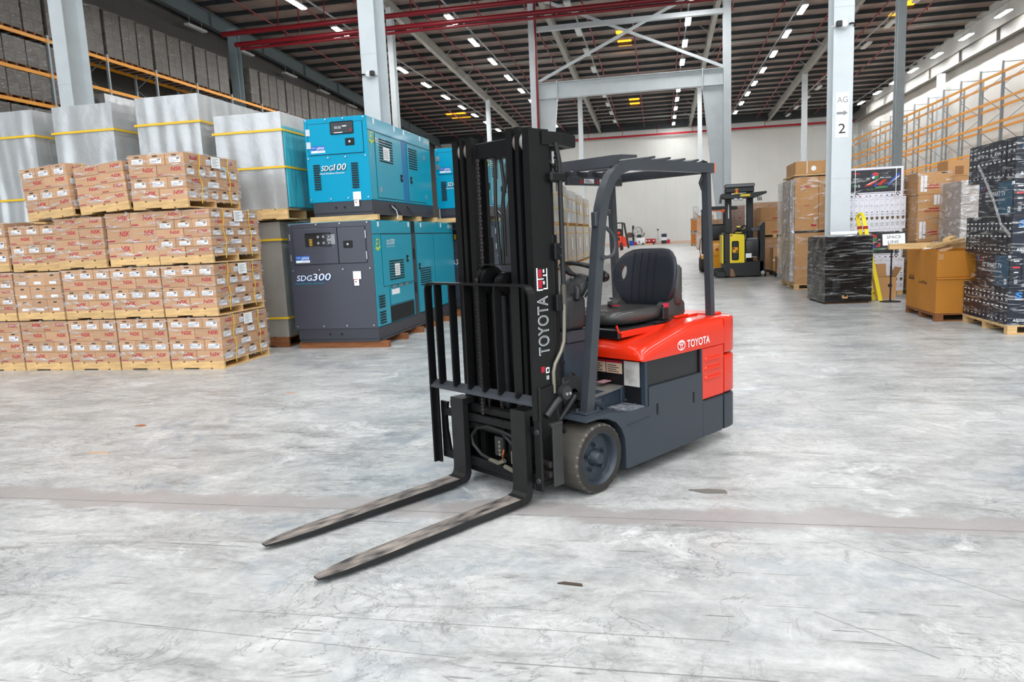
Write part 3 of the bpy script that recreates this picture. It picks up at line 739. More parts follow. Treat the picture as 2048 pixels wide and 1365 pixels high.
# ---------------------------------------------------------------- generators
teal = mat('teal_paint', '#0294b8', .42, spec=.15); teal_flank = mat('teal_flank_shading', '#0699b3', .3, spec=.4, coat=.15)  # flank tone: the front's teal, shifted for how light falls on the sides
slate = mat('slate_paint', '#3a3d49', .35, coat=.2); base_m = mat('skid_paint', '#34363e', .45)
dark_gap = mat('dark_gap', '#0b1013', .7); chrome = mat('chrome', '#b4b7ba', .3, .8)
glass_dark = mat('smoked_window', '#1a1e22', .12); white_ink = mat('white_print', '#eef3f4', .5); blue_ink = mat('blue_print', '#1f5fb4', .5); lime_ink = mat('lime_print', '#c9d93a', .5)
def generator(label, x, y, z, Wd, Ln, Ht, bh, front_m, num, big, rz=0):
    """front face in the plane y=0 looking to -y, right side at +Wd/2"""
    s = thing('generator', label, 'generator', (x, y, z), rz)
    a = Wd/2
    MB().box(-a+.05, .02, 0, a-.0, Ln-.02, bh).box(-a+.05, -.0, bh*.25, a, .02, bh).box(a, .1, .0, a+.02, Ln-.1, .03).build('skid_base', base_m, s)
    H = Ht
    mb = MB().rbox(-a, 0, bh, a, Ln, H, .015); mb.build('enclosure', teal_flank if True else teal, s)
    f = -.012
    mb = MB().rbox(-a+.0, f, bh, a, 0.005, H-.005, .006); front = mb.build('front_panel', front_m, s)
    zm = bh+(H-bh)*(.56 if not big else .585)
    # doors on the front
    def door(x0, x1, z0, z1, nm='door'):
        d = MB().rbox(x0, f-.014, z0, x1, f+.002, z1, .004).build(nm, front_m, s)
        t = .008; g = MB(); q = f-.003
        g.box(x0-t, q, z0-t, x0, f, z1+t).box(x1, q, z0-t, x1+t, f, z1+t).box(x0, q, z0-t, x1, f, z0).box(x0, q, z1, x1, f, z1+t); g.build('door_gap', dark_gap, s)
        return d
    zt = H-.09
    if big:
        xm = -a+Wd*.60
        d1 = door(-a+.09, xm-.006, zm+.05, zt); d2 = door(xm+.006, a-.10, zm+.05, zt)
        hx = xm+.17; hz = zm+.05+(zt-zm)*.48
    else:
        d1 = d2 = door(-a+.06, a-.07, zm+.01, zt); hx = a-.28; hz = zm+(zt-zm)*.38
    # latch
    L_ = MB().rbox(hx-.075, f-.022, hz-.055, hx+.075, f-.012, hz+.055, .006).build('latch', dark_gap, s)
    MB().lathe([(.001, .012), (.018, .01), (.018, 0)], (hx, f-.022, hz), (0, -1, 0), 12).build('knob', chrome, L_)
    # instrument window
    if big: x0, x1, z0, z1 = -a+.30, xm-.10, hz-.02, hz+.19
    else: x0, x1, z0, z1 = -a+Wd*.43, -a+Wd*.80, hz+.12, hz+.31
    w_ = MB().rbox(x0, f-.020, z0, x1, f-.012, z1, .012).build('instrument_window', glass_dark, d1 if False else s)
    g = MB()
    if big:
        for i in range(2):
            for k in range(3):
                cx, cz = x0+.22+k*.09, z0+.055+i*.095
                MB().cyl((cx, f-.0205, cz), (cx, f-.0225, cz), .03, 14, 0).cyl((cx, f-.0225, cz), (cx, f-.0235, cz), .02, 14, 1).build('gauge', [black_plastic, grey_ink], w_)
        for k in range(5): MB().box(x0+.07, f-.0225, z0+.02+k*.022, x0+.12, f-.0205, z0+.032+k*.022).build('indicator', mat('gauge_amber', '#c99a1e', .5), w_)
        g.box(x0+.37, f-.0225, z0+.03, x0+.5, f-.0205, z0+.18, 0)
    else:
        for q, m_, nm in (((.07, .08, .12, .12), grey_ink, 'display'), ((.13, .08, .18, .12), grey_ink, 'display'), ((.2, .11, .27, .125), white_ink, 'caption'), ((.06, .02, .2, .03), white_ink, 'caption')):
            MB().box(x0+q[0], f-.0225, z0+q[1], x0+q[2], f-.0205, z0+q[3]).build(nm, m_, w_)
        MB().box(x1-.06, f-.0225, z0+.04, x1-.035, f-.0205, z0+.07).build('stop_button', red_ink, w_)
    if big: g.build('switch_plate', grey_ink, w_)
    # hinges
    for hz_ in ((zm+.16), (zt-.12)):
        MB().box(-a+.03, f-.020, hz_-.05, -a+(.10 if not big else .055), f-.014, hz_+.05).build('hinge', chrome, s)
        if big: MB().box(a-.10, f-.020, hz_-.06, a-.085, f-.014, hz_+.06).build('hinge', chrome, s)
    # country sticker
    k0 = -a+.10 if not big else -a+.12
    mb = MB(); zz = zm+(.04 if not big else .08)
    mb.box(k0, f-.0165, zz, k0+.23, f-.0145, zz+.035, 0).box(k0, f-.0165, zz+.035, k0+.23, f-.0145, zz+.105, 1)
    mb.text('JAPAN', (k0+.09, f-.018, zz+.048), (1,0,0), (0,0,1), .042, 0, .15, w=.125).text('MADE IN', (k0+.012, f-.018, zz+.07), (1,0,0), (0,0,1), .016, 0, w=.065).text('AIRMAN', (k0+.10, f-.018, zz+.010), (1,0,0), (0,0,1), .016, 1, w=.11)
    mb.build('sticker', [white_ink, blue_ink], s)
    # model lettering
    x_, z_, h_ = (-a+.10, zm-.20, .105) if big else (-a+.24, zm-.235, .095)
    w1, w2 = (.25, .30) if big else (.19, .20)
    mb = MB(); ex = f-.014
    mb.text('SDG', (x_, ex-.001, z_), (1,0,0), (0,0,1), h_*.8, 0, .25, w=w1).text(num, (x_+w1+.015, ex-.001, z_), (1,0,0), (0,0,1), h_, 0, .25, w=w2)
    mb.text('SDG', (x_+.006, ex, z_-.008), (1,0,0), (0,0,1), h_*.8, 1, .25, w=w1, off=.01).text(num, (x_+w1+.021, ex, z_-.008), (1,0,0), (0,0,1), h_, 1, .25, w=w2, off=.01)
    mb.text('Diesel Brushless Generator', (x_-.03, ex, z_-.055), (1,0,0), (0,0,1), .026, 2 if big else 0, .25, w=.5 if big else .42)
    mb.build('lettering', [white_ink, blue_ink if big else base_m, teal], s)
    # caution sticker
    cx, cz = (a-.34, zm-.30) if big else (a-.29, zm-.80)
    mb = MB().box(cx, f-.0165, cz+.10, cx+.13, f-.0145, cz+.22, 0).box(cx+.01, f-.0165, cz, cx+.09, f-.0145, cz+.10, 0).box(cx+.01, f-.0175, cz+.09, cx+.07, f-.0165, cz+.10, 1); mb.cyl((cx+.04, f-.0165, cz+.06), (cx+.04, f-.018, cz+.06), .012, 10, 1)
    mb.build('caution_sticker', [paper_m, red_ink], s)
    # front louvres (the small machine) and bolts
    if not big:
        for x0 in (-a+.11, a-.29):
            for i in range(11): MB().box(x0, f-.013, zm-.16-i*.036, x0+.11, f-.010, zm-.138-i*.036).build('louvre', dark_gap, s)
    for u in (.04, .36, .64, .96):
        for zz in (zm-.04, bh+.05, H-.03): MB().cyl((-a+Wd*u, f-.010, zz), (-a+Wd*u, f-.020, zz), .013, 8).build('bolt', chrome, s)
    for k in (.42, .56): MB().cyl((-a+Wd*k, -.004, bh*.6), (-a+Wd*k, .002, bh*.6), .02, 10).build('lifting_hole', dark_gap, s)
    # right side
    e = a+.012
    def sd(y0, y1, z0, z1, m=teal_flank, nm='side_door', r=.004):
        MB().box(a-.002, y0-.008, z0-.008, a+.002, y1+.008, z1+.008).build('door_gap', dark_gap, s)
        return MB().rbox(a, y0, z0, e, y1, z1, r).build(nm, m, s)
    zc = H-.215
    if big:
        post = [(.0, .10, bh), ]
        MB().box(a-.03, Ln*.40, bh-.02, a+.003, Ln*.445, H-.02).build('centre_post', base_m, s)
        MB().box(a-.03, Ln*.40, H-.2, a+.004, Ln*.445, H+.002).build('roof_gap', dark_gap, s)
        dA = sd(.36, Ln*.395, bh+.62, zc-.01); dB = sd(Ln*.455, Ln*.68, bh+.02, zc-.01); dC = sd(Ln*.69, Ln-.1, bh+.02, zc-.01)
        dD = sd(.60, Ln*.395-.05, bh+.30, bh+.58, nm='hatch')
        MB().box(a-.01, .58, bh+.02, a+.004, Ln*.395-.04, bh+.28).build('cable_opening', dark_gap, s)
        vents = ((.62, 1.30, bh+.70, 8), (.10, .34, bh+.05, 5), (.10, .34, bh+.30, 5), (Ln*.48, Ln*.62, bh+.50, 8))
        for k in range(3): MB().box(e, .70+k*.3, bh+.575, e+.02, .82+k*.3, bh+.615).build('hook', chrome, s)
        MB().box(e, .66, bh+.46, e+.002, 1.02, bh+.55).build('plate', paper_m, s)
        latches = ((1.50, bh+1.02), (Ln*.475, bh+.85)); pl = (.86, bh+.76, .23, .2)
        ly, lz = .55, zc-.17; txt_y = .36
        for yy, z0 in ((Ln*.42, bh+1.0), (Ln*.42, bh+.4)): MB().box(a-.0, yy-.05, z0, a+.012, yy+.03, z0+.18).build('lift_pocket', dark_gap, s)
    else:
        MB().box(a-.03, Ln*.475, bh+.02, a+.002, Ln*.55, H-.2).build('centre_post', mat('post_blue', '#0d6fa8', .4), s)
        dA = sd(.28, Ln*.465, bh+.05, zc-.02); dB = sd(Ln*.56, Ln-.42, bh+.05, zc-.02)
        vents = ((.42, 1.02, bh+.62, 9), (Ln*.58, Ln*.58+.45, bh+.62, 9))
        latches = ((Ln*.44, bh+.42), (Ln*.60, bh+.42)); pl = (.58, bh+.66, .28, .2)
        ly, lz = .34, zc-.16; txt_y = .22
        for yy, zz in ((.26, bh+.9), (.36, bh+.14), (Ln-.45, bh+.85), (Ln-.45, bh+.12)): MB().box(e, yy, zz, e+.006, yy+.07, zz+.08).build('hinge', chrome, s)
        for k in (.75, .95, 1.6): MB().tube([(a+.0, k, bh*.8), (a+.03, k+.05, bh*.5), (a+.03, k+.2, bh*.2), (a+.02, k+.3, 0.02)], .008, 6).build('lead', black_plastic, s)
        MB().tube([(a+.0, .85, bh*.7), (a+.04, .95, bh*.4), (a+.04, 1.0, 0), (a+.03, .98, -.06)], .009, 6).build('lead', cam_white, s)
    for y0, y1, z0, n_ in vents:
        for k in range(n_):
            MB().box(e, y0, z0+k*.042, e+.004, y1, z0+k*.042+.022).build('louvre', dark_gap, s)
    for yy, zz in latches:
        l_ = MB().rbox(e, yy-.04, zz-.06, e+.012, yy+.04, zz+.06, .005).build('latch', dark_gap, s)
        MB().lathe([(.001, .012), (.014, .01), (.014, 0)], (e+.012, yy, zz), (1, 0, 0), 10).build('knob', chrome, l_)
    mb = MB().box(e+.005, pl[0], pl[1], e+.007, pl[0]+pl[2], pl[1]+pl[3], 0)
    for k in range(5): mb.quad((e+.008, pl[0]+.03, pl[1]+.03+k*.03), (0, pl[2]*.7, 0), (0, 0, .01), 1)
    mb.build('data_sheet', [paper_m, grey_ink], s)
    mb = MB(); mb.text('SDG', (e+.003, ly, lz), (0,1,0), (0,0,1), .075, 0, .2, w=.16).text(num, (e+.003, ly+.17, lz), (0,1,0), (0,0,1), .09, 0, .2, w=.19)
    mb.text('Diesel Brushless Generator', (e+.003, ly, lz-.04), (0,1,0), (0,0,1), .018, 0, .2, w=.36)
    mb.build('lettering', [white_ink], s)
    mb = MB(); mb.text('AIRMAN', (e-.008, Ln-.42, H-.12), (0,1,0), (0,0,1), .08, 0, w=.36); mb.build('maker_lettering', [white_ink], s)
    mb = MB(); yy, zz = (.12, zc-.22) if big else (.06, zc-.16)
    for k in (0,): mb.text('E1', (a+.003, yy, zz), (0,1,0), (0,0,1), .15, 0, .25, w=.16); mb.sweep([(a+.004, yy, zz+.0), (a+.004, yy+.06, zz-.03), (a+.004, yy+.18, zz+.02)], .01, .02, (1, 0, 0))
    mb.build('eco_mark', [lime_ink], s)
    MB().box(a-.001, .0, zc, a+.004, Ln, zc+.008).build('roof_seam', dark_gap, s)
    for yy in (.25, Ln*.37, Ln*.52, Ln*.8): MB().box(a, yy, H-.10, a+.006, yy+.05, H-.02).build('roof_clip', cam_white, s)
    return s
def skid(label, x, y, z, w, d, h, m=wood_dark, n=4):
    s = thing('timber_skid', label, 'skid', (x, y, z))
    MB().box(-w/2, 0, 0, w/2, .10, h).build('bearer', m, s)
    for k in range(1, n): o = MB().box(-w/2, 0, 0, w/2, .10, h).build('bearer', m, s); o.location = (0, k*(d-.1)/(n-1), 0)
    return s
generator('large generator with a slate front and teal sides standing on the floor', -4.975, 10.55, .10, 1.39, 4.5, 1.87, .21, slate, '300', True)
skid('reddish timber bearers under the large slate-fronted generator', -4.9, 10.6, 0, 1.5, 4.3, .10, wood_dark, 6)
generator('teal generator stacked on top of the large slate-fronted one', -4.855, 10.8, 2.06, 1.03, 3.15, 1.50, .22, teal, '100', False)
skid('timber bearers between the two stacked generators', -4.82, 10.78, 1.975, 1.12, 3.2, .085, wood_m, 4)
generator('second teal generator stacked further back behind the first', -3.95, 14.75, 2.06, 1.08, 3.0, 1.42, .2, teal, '100', False)
skid('timber bearers under the second stacked teal generator', -3.95, 14.75, 1.975, 1.1, 3.0, .085, wood_m, 4)
generator('second large generator on the floor, mostly hidden by the mast', -4.0, 15.3, .10, 1.39, 3.6, 1.87, .21, slate, '300', True)
skid('reddish timber bearers under the second large generator', -4.0, 15.3, 0, 1.45, 3.6, .10, wood_dark, 5)
# ---------------------------------------------------------------- the forklift in the foreground (local axes: x = its left, y = back, z = up)
truck_red = mat('truck_red', '#dc2a06', .28, coat=.35); truck_grey = mat('truck_grey', '#323941', .42, var=.06, scale=5)
guard_grey = mat('guard_grey', '#393d42', .4, var=.1, scale=6); mast_black = mat('mast_black', '#0d0d0e', .42, spec=.35, var=.2, scale=8, bump=.05)
fork_m = mat('worn_fork', '#a0968d', .55, .2, scale=9, dirt='#2a2a2c', stretch=(3, .8, 3)); fork_side = mat('fork_side', '#141415', .5, var=.25, scale=14)
fork_shank = mat('fork_shank', '#171717', .48, var=.3, scale=10)
rubber = mat('worn_rubber', '#46423b', .8, var=.15, scale=9, stretch=(.4, 4, 4)); rubber_side = mat('rubber_sidewall', '#2b2825', .75, var=.2, scale=14)
rim_m = mat('rim_grey', '#29323b', .4); seat_m = mat('seat_vinyl', '#232830', .42, bump=.06, bscale=120); pan_m = mat('seat_pan_vinyl', '#434240', .26)
seam_m = mat('seam', '#0c0d10', .8); dash_m = mat('dash_plastic', '#2c2d2f', .45); hose_m = mat('hose_rubber', '#161616', .5); steel_pipe = mat('steel_pipe', '#8b8678', .35, .6)
chain_m = mat('chain_steel', '#3a3633', .45, .5); navy_m = mat('step_navy', '#2a3440', .45, var=.1, scale=9); tread_m = mat('step_tread', '#8b8d93', .6, scale=22, dirt='#3f444c')
batt_m = mat('battery_black', '#18191b', .3); white_plate = mat('worn_white_plate', '#d8d8d4', .5, scale=9, dirt='#a59f99'); orange_st = mat('orange_sticker', '#e0a052', .55); amber = mat('amber_lens', '#f0641e', .25)
red_plastic = mat('red_plastic', '#b81f3c', .35)
FL = thing('forklift', 'red and grey electric forklift in the foreground with black mast and forks lowered', 'forklift', (-.8405, 4.6713, 0), R(-35.5))
FL.location = (0, 0, 0)
def floc():
    th = R(35.5); W0 = Vector((-.4051, 4.3604, 0)); l = Vector((math.cos(th), -math.sin(th), 0)); return W0-l*.535
FL.location = floc()

def forklift():
    F = FL
    # --- lower body
    side = [(.325, .09), (1.208, .10), (1.208, .588), (.575, .588), (.562, .575), (.560, .462), (.40, .462), (.27, .474), (.15, .497), (.06, .500), (-.07, .492), (-.078, .478), (.04, .478), (.13, .462), (.21, .425), (.265, .37), (.297, .30), (.305, .22), (.305, .10)]
    for sg, nm in ((1, 'side_skirt'), (-1, 'side_skirt')):
        mb = MB(); a, b_ = (.30, .535) if sg > 0 else (-.535, -.30)
        mb.prism(side, 0, a, b_); o = mb.build(nm, truck_grey, F, recalc=True)
        if sg > 0:
            m = MB().box(.534, .645, .385, .538, .662, .462).box(.534, 1.085, .385, .538, 1.10, .462); m.build('slot', seam_m, o)
            MB().prism([(.33, .372), (.56, .385), (.56, .392), (.32, .379)], 0, .534, .538).build('crease', rim_m, o)
    MB().box(-.30, .28, .12, .30, 1.5, .46).box(-.5, .56, .4, .5, 1.2, .6).build('chassis', mast_black, F)
    for sg in (1, -1): MB().rbox(.05*sg if sg > 0 else -.533, 1.216, .095, .533 if sg > 0 else -.05, 1.500, .370, .012).build('rear_skirt', truck_grey, F)
    MB().rbox(-.5, 1.23, .10, .5, 1.49, .9, .01).build('motor_cover', batt_m, F)
    def cw(z0, z1, m, nm):
        half = [(.533, 1.51), (.533, 1.60), (.526, 1.645), (.50, 1.69), (.45, 1.722), (.33, 1.75), (.15, 1.765)]
        poly = half + [(-x, y) for x, y in half[::-1]]
        bm = bmesh.new(); vs = [bm.verts.new((x, y, z0)) for x, y in poly]; f = bm.faces.new(vs); r = bmesh.ops.extrude_face_region(bm, geom=[f])
        for v in r['geom']:
            if isinstance(v, bmesh.types.BMVert): v.co.z = z1
        ed = [e for e in bm.edges if abs(e.verts[0].co.z-e.verts[1].co.z) < 1e-5]
        bmesh.ops.recalc_face_normals(bm, faces=bm.faces); bmesh.ops.bevel(bm, geom=ed, offset=.022, segments=3, profile=.5, affect='EDGES')
        return MB().bm(bm).build(nm, m, F, smooth=40)
    cw(.682, .958, truck_red, 'counterweight_top'); cw(.378, .672, truck_red, 'counterweight'); cw(.095, .368, truck_grey, 'counterweight_base')
    # --- red side cover with louvres
    for sg in (1, -1):
        x = .533*sg
        o = MB().rbox(min(x, x-.05*sg), 1.214, .378, max(x, x-.05*sg), 1.503, .762, .008).build('side_cover', truck_red, F)
        for z in (.535, .605, .675):
            MB().loft([[(x-.004*sg, 1.235, z-.012), (x+.002*sg, 1.235, z-.01), (x+.002*sg, 1.235, z+.004), (x-.004*sg, 1.235, z+.012)], [(x-.004*sg, 1.26, z-.016), (x+.012*sg, 1.26, z-.012), (x+.010*sg, 1.26, z+.006), (x-.004*sg, 1.26, z+.016)],
                       [(x-.004*sg, 1.44, z-.016), (x+.012*sg, 1.44, z-.012), (x+.010*sg, 1.44, z+.006), (x-.004*sg, 1.44, z+.016)], [(x-.004*sg, 1.465, z-.012), (x+.002*sg, 1.465, z-.01), (x+.002*sg, 1.465, z+.004), (x-.004*sg, 1.465, z+.012)]]).build('louvre', truck_red, o)
    # --- bonnet: cross-sections lofted from nose to tail
    st = [(.488, .532, .775, .795, .80, .46), (.495, .535, .770, .815, .825, .47), (.52, .537, .768, .842, .862, .475), (.60, .538, .767, .860, .885, .478), (.75, .538, .766, .892, .895, .48), (.93, .538, .765, .930, .905, .482), (1.06, .538, .765, .956, .93, .484), (1.18, .538, .764, .965, .962, .488), (1.32, .537, .763, .968, .972, .492), (1.503, .535, .762, .964, .968, .495)]
    rings = []
    for b_, hw, zb, zr, zc, hr in st:
        half = [(hw, zb), (hw+.002, (zb+zr)/2-.01), (hw-.010, zr-.026), (hw-.030, zr-.006), (hr-.02, zr+.001), (.36, (zr*.35+zc*.65)), (.15, zc)]
        rings.append([(x, b_, z) for x, z in half]+[(-x, b_, z) for x, z in half[::-1]])
    mb = MB(); mb.loft(rings); bon = mb.build('bonnet', truck_red, F, smooth=50, recalc=True)
    MB().box(-.45, .50, .905, .12, .66, .912).box(-.43, .98, .955, .30, 1.40, .963).build('bonnet_gap', seam_m, bon)
    MB().rbox(-.30, .57, .885, .285, 1.22, .958, .01).build('seat_plinth', batt_m, bon)
    MB().rbox(.16, .585, .90, .305, 1.2, .945, .006).build('seat_rail', truck_red, bon); MB().rbox(-.36, .54, .895, -.28, .80, .94, .01).build('seat_rail', truck_red, bon)
    MB().tube([(.30, .60, .93), (.30, .57, .935), (.30, .545, .95), (.30, .53, .99)], .008, 8).build('seat_lever', truck_red, F)
    MB().rbox(-.34, 1.34, .965, .34, 1.46, .985, .006).build('rear_vent', truck_red, bon)
    MB().rbox(.30, 1.19, .972, .325, 1.36, .99, .004).rbox(-.02, 1.33, .972, .34, 1.35, .988, .004).build('release_bar', truck_red, bon)
    MB().rbox(-.40, 1.52, .955, .40, 1.70, .975, .008).build('counterweight_cap', truck_red, F)
    # maker's mark and name in white on the bonnet side
    ex = .5425
    mb = MB(); cy, cz, ry, rz = .935, .823, .048, .036
    def ell(oy, oz, a, b2, t, n=28):
        for i in range(n):
            t0, t1 = 2*math.pi*i/n, 2*math.pi*(i+1)/n
            p = [(ex, cy+oy+(a-q)*math.cos(w), cz+oz+(b2-q)*math.sin(w)) for w, q in ((t0, 0), (t1, 0), (t1, t), (t0, t))]
            mb.add(p, [(0,1,2,3)])
    ell(0, 0, ry, rz, .0065); ell(0, .013, .030, .0145, .0055); ell(0, .001, .0125, .0325, .005)
    mb.build('maker_emblem', white_ink, bon)
    MB().text('TOYOTA', (ex, 1.005, .795), (0, 1, 0), (0, 0, 1), .054, 0, w=.29, off=.012).build('maker_name', white_ink, bon)
    # --- battery bay
    MB().box(-.515, .56, .58, .515, 1.19, .765).build('battery_case', batt_m, F)
    MB().box(-.50, .535, .46, .53, .56, .768).build('bay_front', batt_m, F)
    MB().rbox(.49, .53, .46, .533, .555, .768, .004).rbox(.52, 1.19, .588, .534, 1.21, .765, .002).build('bay_pillar', navy_m, F)
    MB().box(.355, .529, .588, .482, .535, .756).build('white_plate', white_plate, F, label='worn white blank plate')
    for x in (.055, .20):
        mb = MB().box(x, .530, .662, x+.135, .535, .735, 0).box(x, .529, .735, x+.135, .535, .752, 1)
        for k in range(4): mb.box(x+.012, .5292, .672+k*.014, x+.11-.02*(k % 2), .5302, .677+k*.014, 2)
        mb.build('caution_label', [mat('buff_label', '#d9b9a0', .6), red_ink, ink_m], F)
    MB().box(.19, .43, .605, .25, .52, .611).build('floor_label', mat('pink_label', '#b9898d', .6), F)
    # --- floor, step and cowl
    MB().prism([(.16, .56), (.535, .582), (.535, .572), (.16, .545)], 0, -.33, .345).build('floor_plate', mat('rubber_mat', '#6d6a66', .8, var=.2, scale=9), F)
    MB().rbox(-.33, .22, .455, .335, .53, .572, .012).build('floor_box', navy_m, F)
    MB().rbox(.33, .50, .46, .352, .55, .58, .006).build('floor_post', navy_m, F)
    mb = MB().box(.345, .17, .4625, .525, .552, .467)
    rr = random.Random(3)
    for k in range(60):
        x, y = rr.uniform(.36, .50), rr.uniform(.22, .53); mb.box(x, y, .467, x+.018, y+.008, .4705)
    mb.build('step_tread', tread_m, F, kind='stuff')
    MB().cyl((.36, .53, .48), (.36, .53, .495), .012, 8).build('bolt', navy_m, F)
    MB().rbox(-.34, .13, .50, .19, .40, .92, .015).build('cowl', navy_m, F)
    MB().prism([(.14, .915), (.40, .915), (.38, .955), (.33, .985), (.18, .99), (.14, .97)], 0, -.33, .20).build('cowl_top', truck_grey, F, recalc=True)
    MB().box(-.30, .125, .60, .17, .13, .62).box(-.3, .125, .775, .19, .131, .80).build('cowl_rib', truck_grey, F)
    MB().rbox(.188, .385, .62, .21, .43, .93, .006).build('cowl_edge', truck_grey, F)
    mb = MB().box(.055, .124, .715, .125, .1265, .80, 0)
    mb.sweep([(.068, .1235, .73), (.112, .1235, .785)], .002, .008, (0, 1, 0), 1).sweep([(.112, .1235, .73), (.068, .1235, .785)], .002, .008, (0, 1, 0), 1).cyl((.085, .124, .778), (.085, .1225, .778), .016, 10, 1)
    mb.build('warning_sticker', [orange_st, ink_m], F)
    MB().box(.12, .127, .855, .185, .1295, .885).build('serial_plate', mat('dull_plate', '#6b7075', .4, .5), F)
    MB().rbox(-.20, .15, .985, .19, .36, 1.215, .035, seg=2).build('dashboard', dash_m, F, smooth=50)
    MB().rbox(-.16, .16, 1.16, .15, .34, 1.235, .02).build('dashboard_top', dash_m, F)
    # steering column, wheel, levers
    MB().loft([[(.08+.075*math.cos(t), .33+.05*math.sin(t), 1.20) for t in [k*math.pi/6 for k in range(12)]], [(.08+.10*math.cos(t), .38+.06*math.sin(t), 1.27) for t in [k*math.pi/6 for k in range(12)]], [(.08+.10*math.cos(t), .41+.06*math.sin(t), 1.31) for t in [k*math.pi/6 for k in range(12)]], [(.08+.06*math.cos(t), .43+.04*math.sin(t), 1.335) for t in [k*math.pi/6 for k in range(12)]]]).build('column_cover', dash_m, F, smooth=50, recalc=True)
    c = Vector((.08, .465, 1.36)); ax = Vector((0, .42, .91)).normalized(); u = Vector((1, 0, 0)); v = ax.cross(u)
    mb = MB(); n = 40; rings = []
    pts = [c+(u*math.cos(2*math.pi*k/n)+v*math.sin(2*math.pi*k/n))*.165 for k in range(n)]
    for k, p in enumerate(pts):
        r_ = (p-c).normalized(); rings.append([p+(r_*math.cos(2*math.pi*j/8)+ax*math.sin(2*math.pi*j/8))*.0155 for j in range(8)])
    rings.append(rings[0]); mb.loft(rings, cap=False); mb.build('steering_wheel', black_plastic, F, smooth=60)
    mb = MB(); mb.lathe([(.001, .02), (.04, .018), (.052, .0), (.04, -.03), (.001, -.03)], c-ax*.045, ax, 20)
    for t in (.15, 2.25, 4.35): d = u*math.cos(t)+v*math.sin(t); mb.sweep([c-ax*.045+d*.03, c-ax*.04+d*.09, c-ax*.006+d*.155], .028, .014, ax.cross(d))
    mb.build('wheel_hub', dash_m, F, smooth=50)
    MB().tube([c+u*.10-ax*.05, c+u*.17-ax*.06, c+u*.20-ax*.04], .012, 8).lathe([(.001, .03), (.018, .02), (.018, -.01), (.001, -.02)], c+u*.2-ax*.03, ax, 12).build('indicator_lever', black_plastic, F, smooth=50)
    for k in range(2): MB().tube([(.17+.03*k, .33, 1.2), (.20+.03*k, .36, 1.27), (.205+.03*k, .37, 1.30)], .008, 8).lathe([(.001, .025), (.017, .012), (.017, -.012), (.001, -.025)], (.205+.03*k, .37, 1.32), (0, 0, 1), 12).build('control_lever', black_plastic, F, smooth=50)
    MB().tube([(.155, .30, 1.27), (.19, .27, 1.25), (.20, .25, 1.19)], .022, 10).build('gaiter', black_plastic, F, smooth=50)
    # --- seat
    def srings(spec, e=3.0, n=28):
        out = []
        for z, hw, y0, y1 in spec:
            r = []
            for k in range(n):
                t = 2*math.pi*k/n; cx, sy = math.cos(t), math.sin(t)
                r.append((hw*math.copysign(abs(cx)**(2/e), cx), (y0+y1)/2+(y1-y0)/2*math.copysign(abs(sy)**(2/e), sy), z))
            out.append(r)
        return out
    mb = MB(); mb.loft(srings([(.962, .20, .66, 1.26), (.972, .235, .615, 1.30), (1.00, .258, .585, 1.33), (1.03, .262, .575, 1.33), (1.055, .25, .59, 1.30), (1.068, .225, .63, 1.24), (1.062, .17, .70, 1.16), (1.055, .10, .80, 1.1)])); pan = mb.build('seat_cushion', pan_m, F, smooth=60)
    mb = MB(); mb.loft([[(.262+dx, 1.12+(y-1.12), z) for y, z in ((1.12, .965), (1.12, 1.05), (1.17, 1.085), (1.26, 1.125), (1.33, 1.12), (1.385, 1.07), (1.39, 1.0), (1.36, .965))] for dx in (-.075, -.06, -.005, .008)]); mb.build('hip_restraint', pan_m, F, smooth=40, recalc=True)
    mb = MB(); mb.loft([[(-.262-dx, y, z) for y, z in ((1.12, .965), (1.12, 1.05), (1.17, 1.085), (1.26, 1.125), (1.33, 1.12), (1.385, 1.07), (1.39, 1.0), (1.36, .965))] for dx in (-.075, -.06, -.005, .008)]); mb.build('hip_restraint', pan_m, F, smooth=40, recalc=True)
    MB().rbox(.272, 1.08, .97, .292, 1.15, 1.085, .006).build('belt_holder', black_plastic, F); MB().rbox(.270, 1.085, 1.055, .296, 1.15, 1.09, .006).build('belt_buckle', red_plastic, F)
    MB().sweep([(-.27, 1.16, 1.06), (-.22, 1.10, 1.085), (-.14, 1.0, 1.078), (-.06, .97, 1.07)], .035, .006, (.6, .6, 0)).build('seat_belt', black_plastic, F)
    MB().box(-.07, .93, 1.072, -.02, .975, 1.078).build('belt_tongue', red_plastic, F)
    # backrest: horizontal slices, then a hand hole cut through its right wing
    zs = [(1.05, .13, .024, 1.195), (1.06, .17, .034, 1.195), (1.10, .215, .040, 1.198), (1.16, .262, .042, 1.202), (1.23, .288, .042, 1.21), (1.30, .294, .041, 1.22), (1.36, .284, .041, 1.232), (1.415, .258, .040, 1.244), (1.455, .215, .036, 1.254), (1.478, .165, .030, 1.261), (1.486, .105, .016, 1.264)]
    rings = []; n = 40
    for z, hw, d, bc in zs:
        r = []
        for k in range(n):
            t = 2*math.pi*k/n; cx, sy = math.cos(t), math.sin(t); x = hw*math.copysign(abs(cx)**.62, cx)
            y = bc+d*math.copysign(abs(sy)**.7, sy)-.055*(x/.27)**2*(1 if d > .03 else .6); r.append((x, y, z))
        rings.append(r)
    rings = [[(x+.022, y, z) for x, y, z in r] for r in rings]
    mb = MB(); mb.loft(rings); back = mb.build('backrest', seat_m, F, recalc=True)
    cut = MB(); cut.lathe([(.001, -.3), (.043, -.3), (.043, .3), (.001, .3)], (-.185, 1.22, 1.30), (0, 1, 0), 20); co = cut.build('cutter', None)
    for v in co.data.vertices: v.co.z = 1.305+(v.co.z-1.30)*1.5; v.co.x = -.185+(v.co.x+.185)*.9+(v.co.z-1.305)*.10
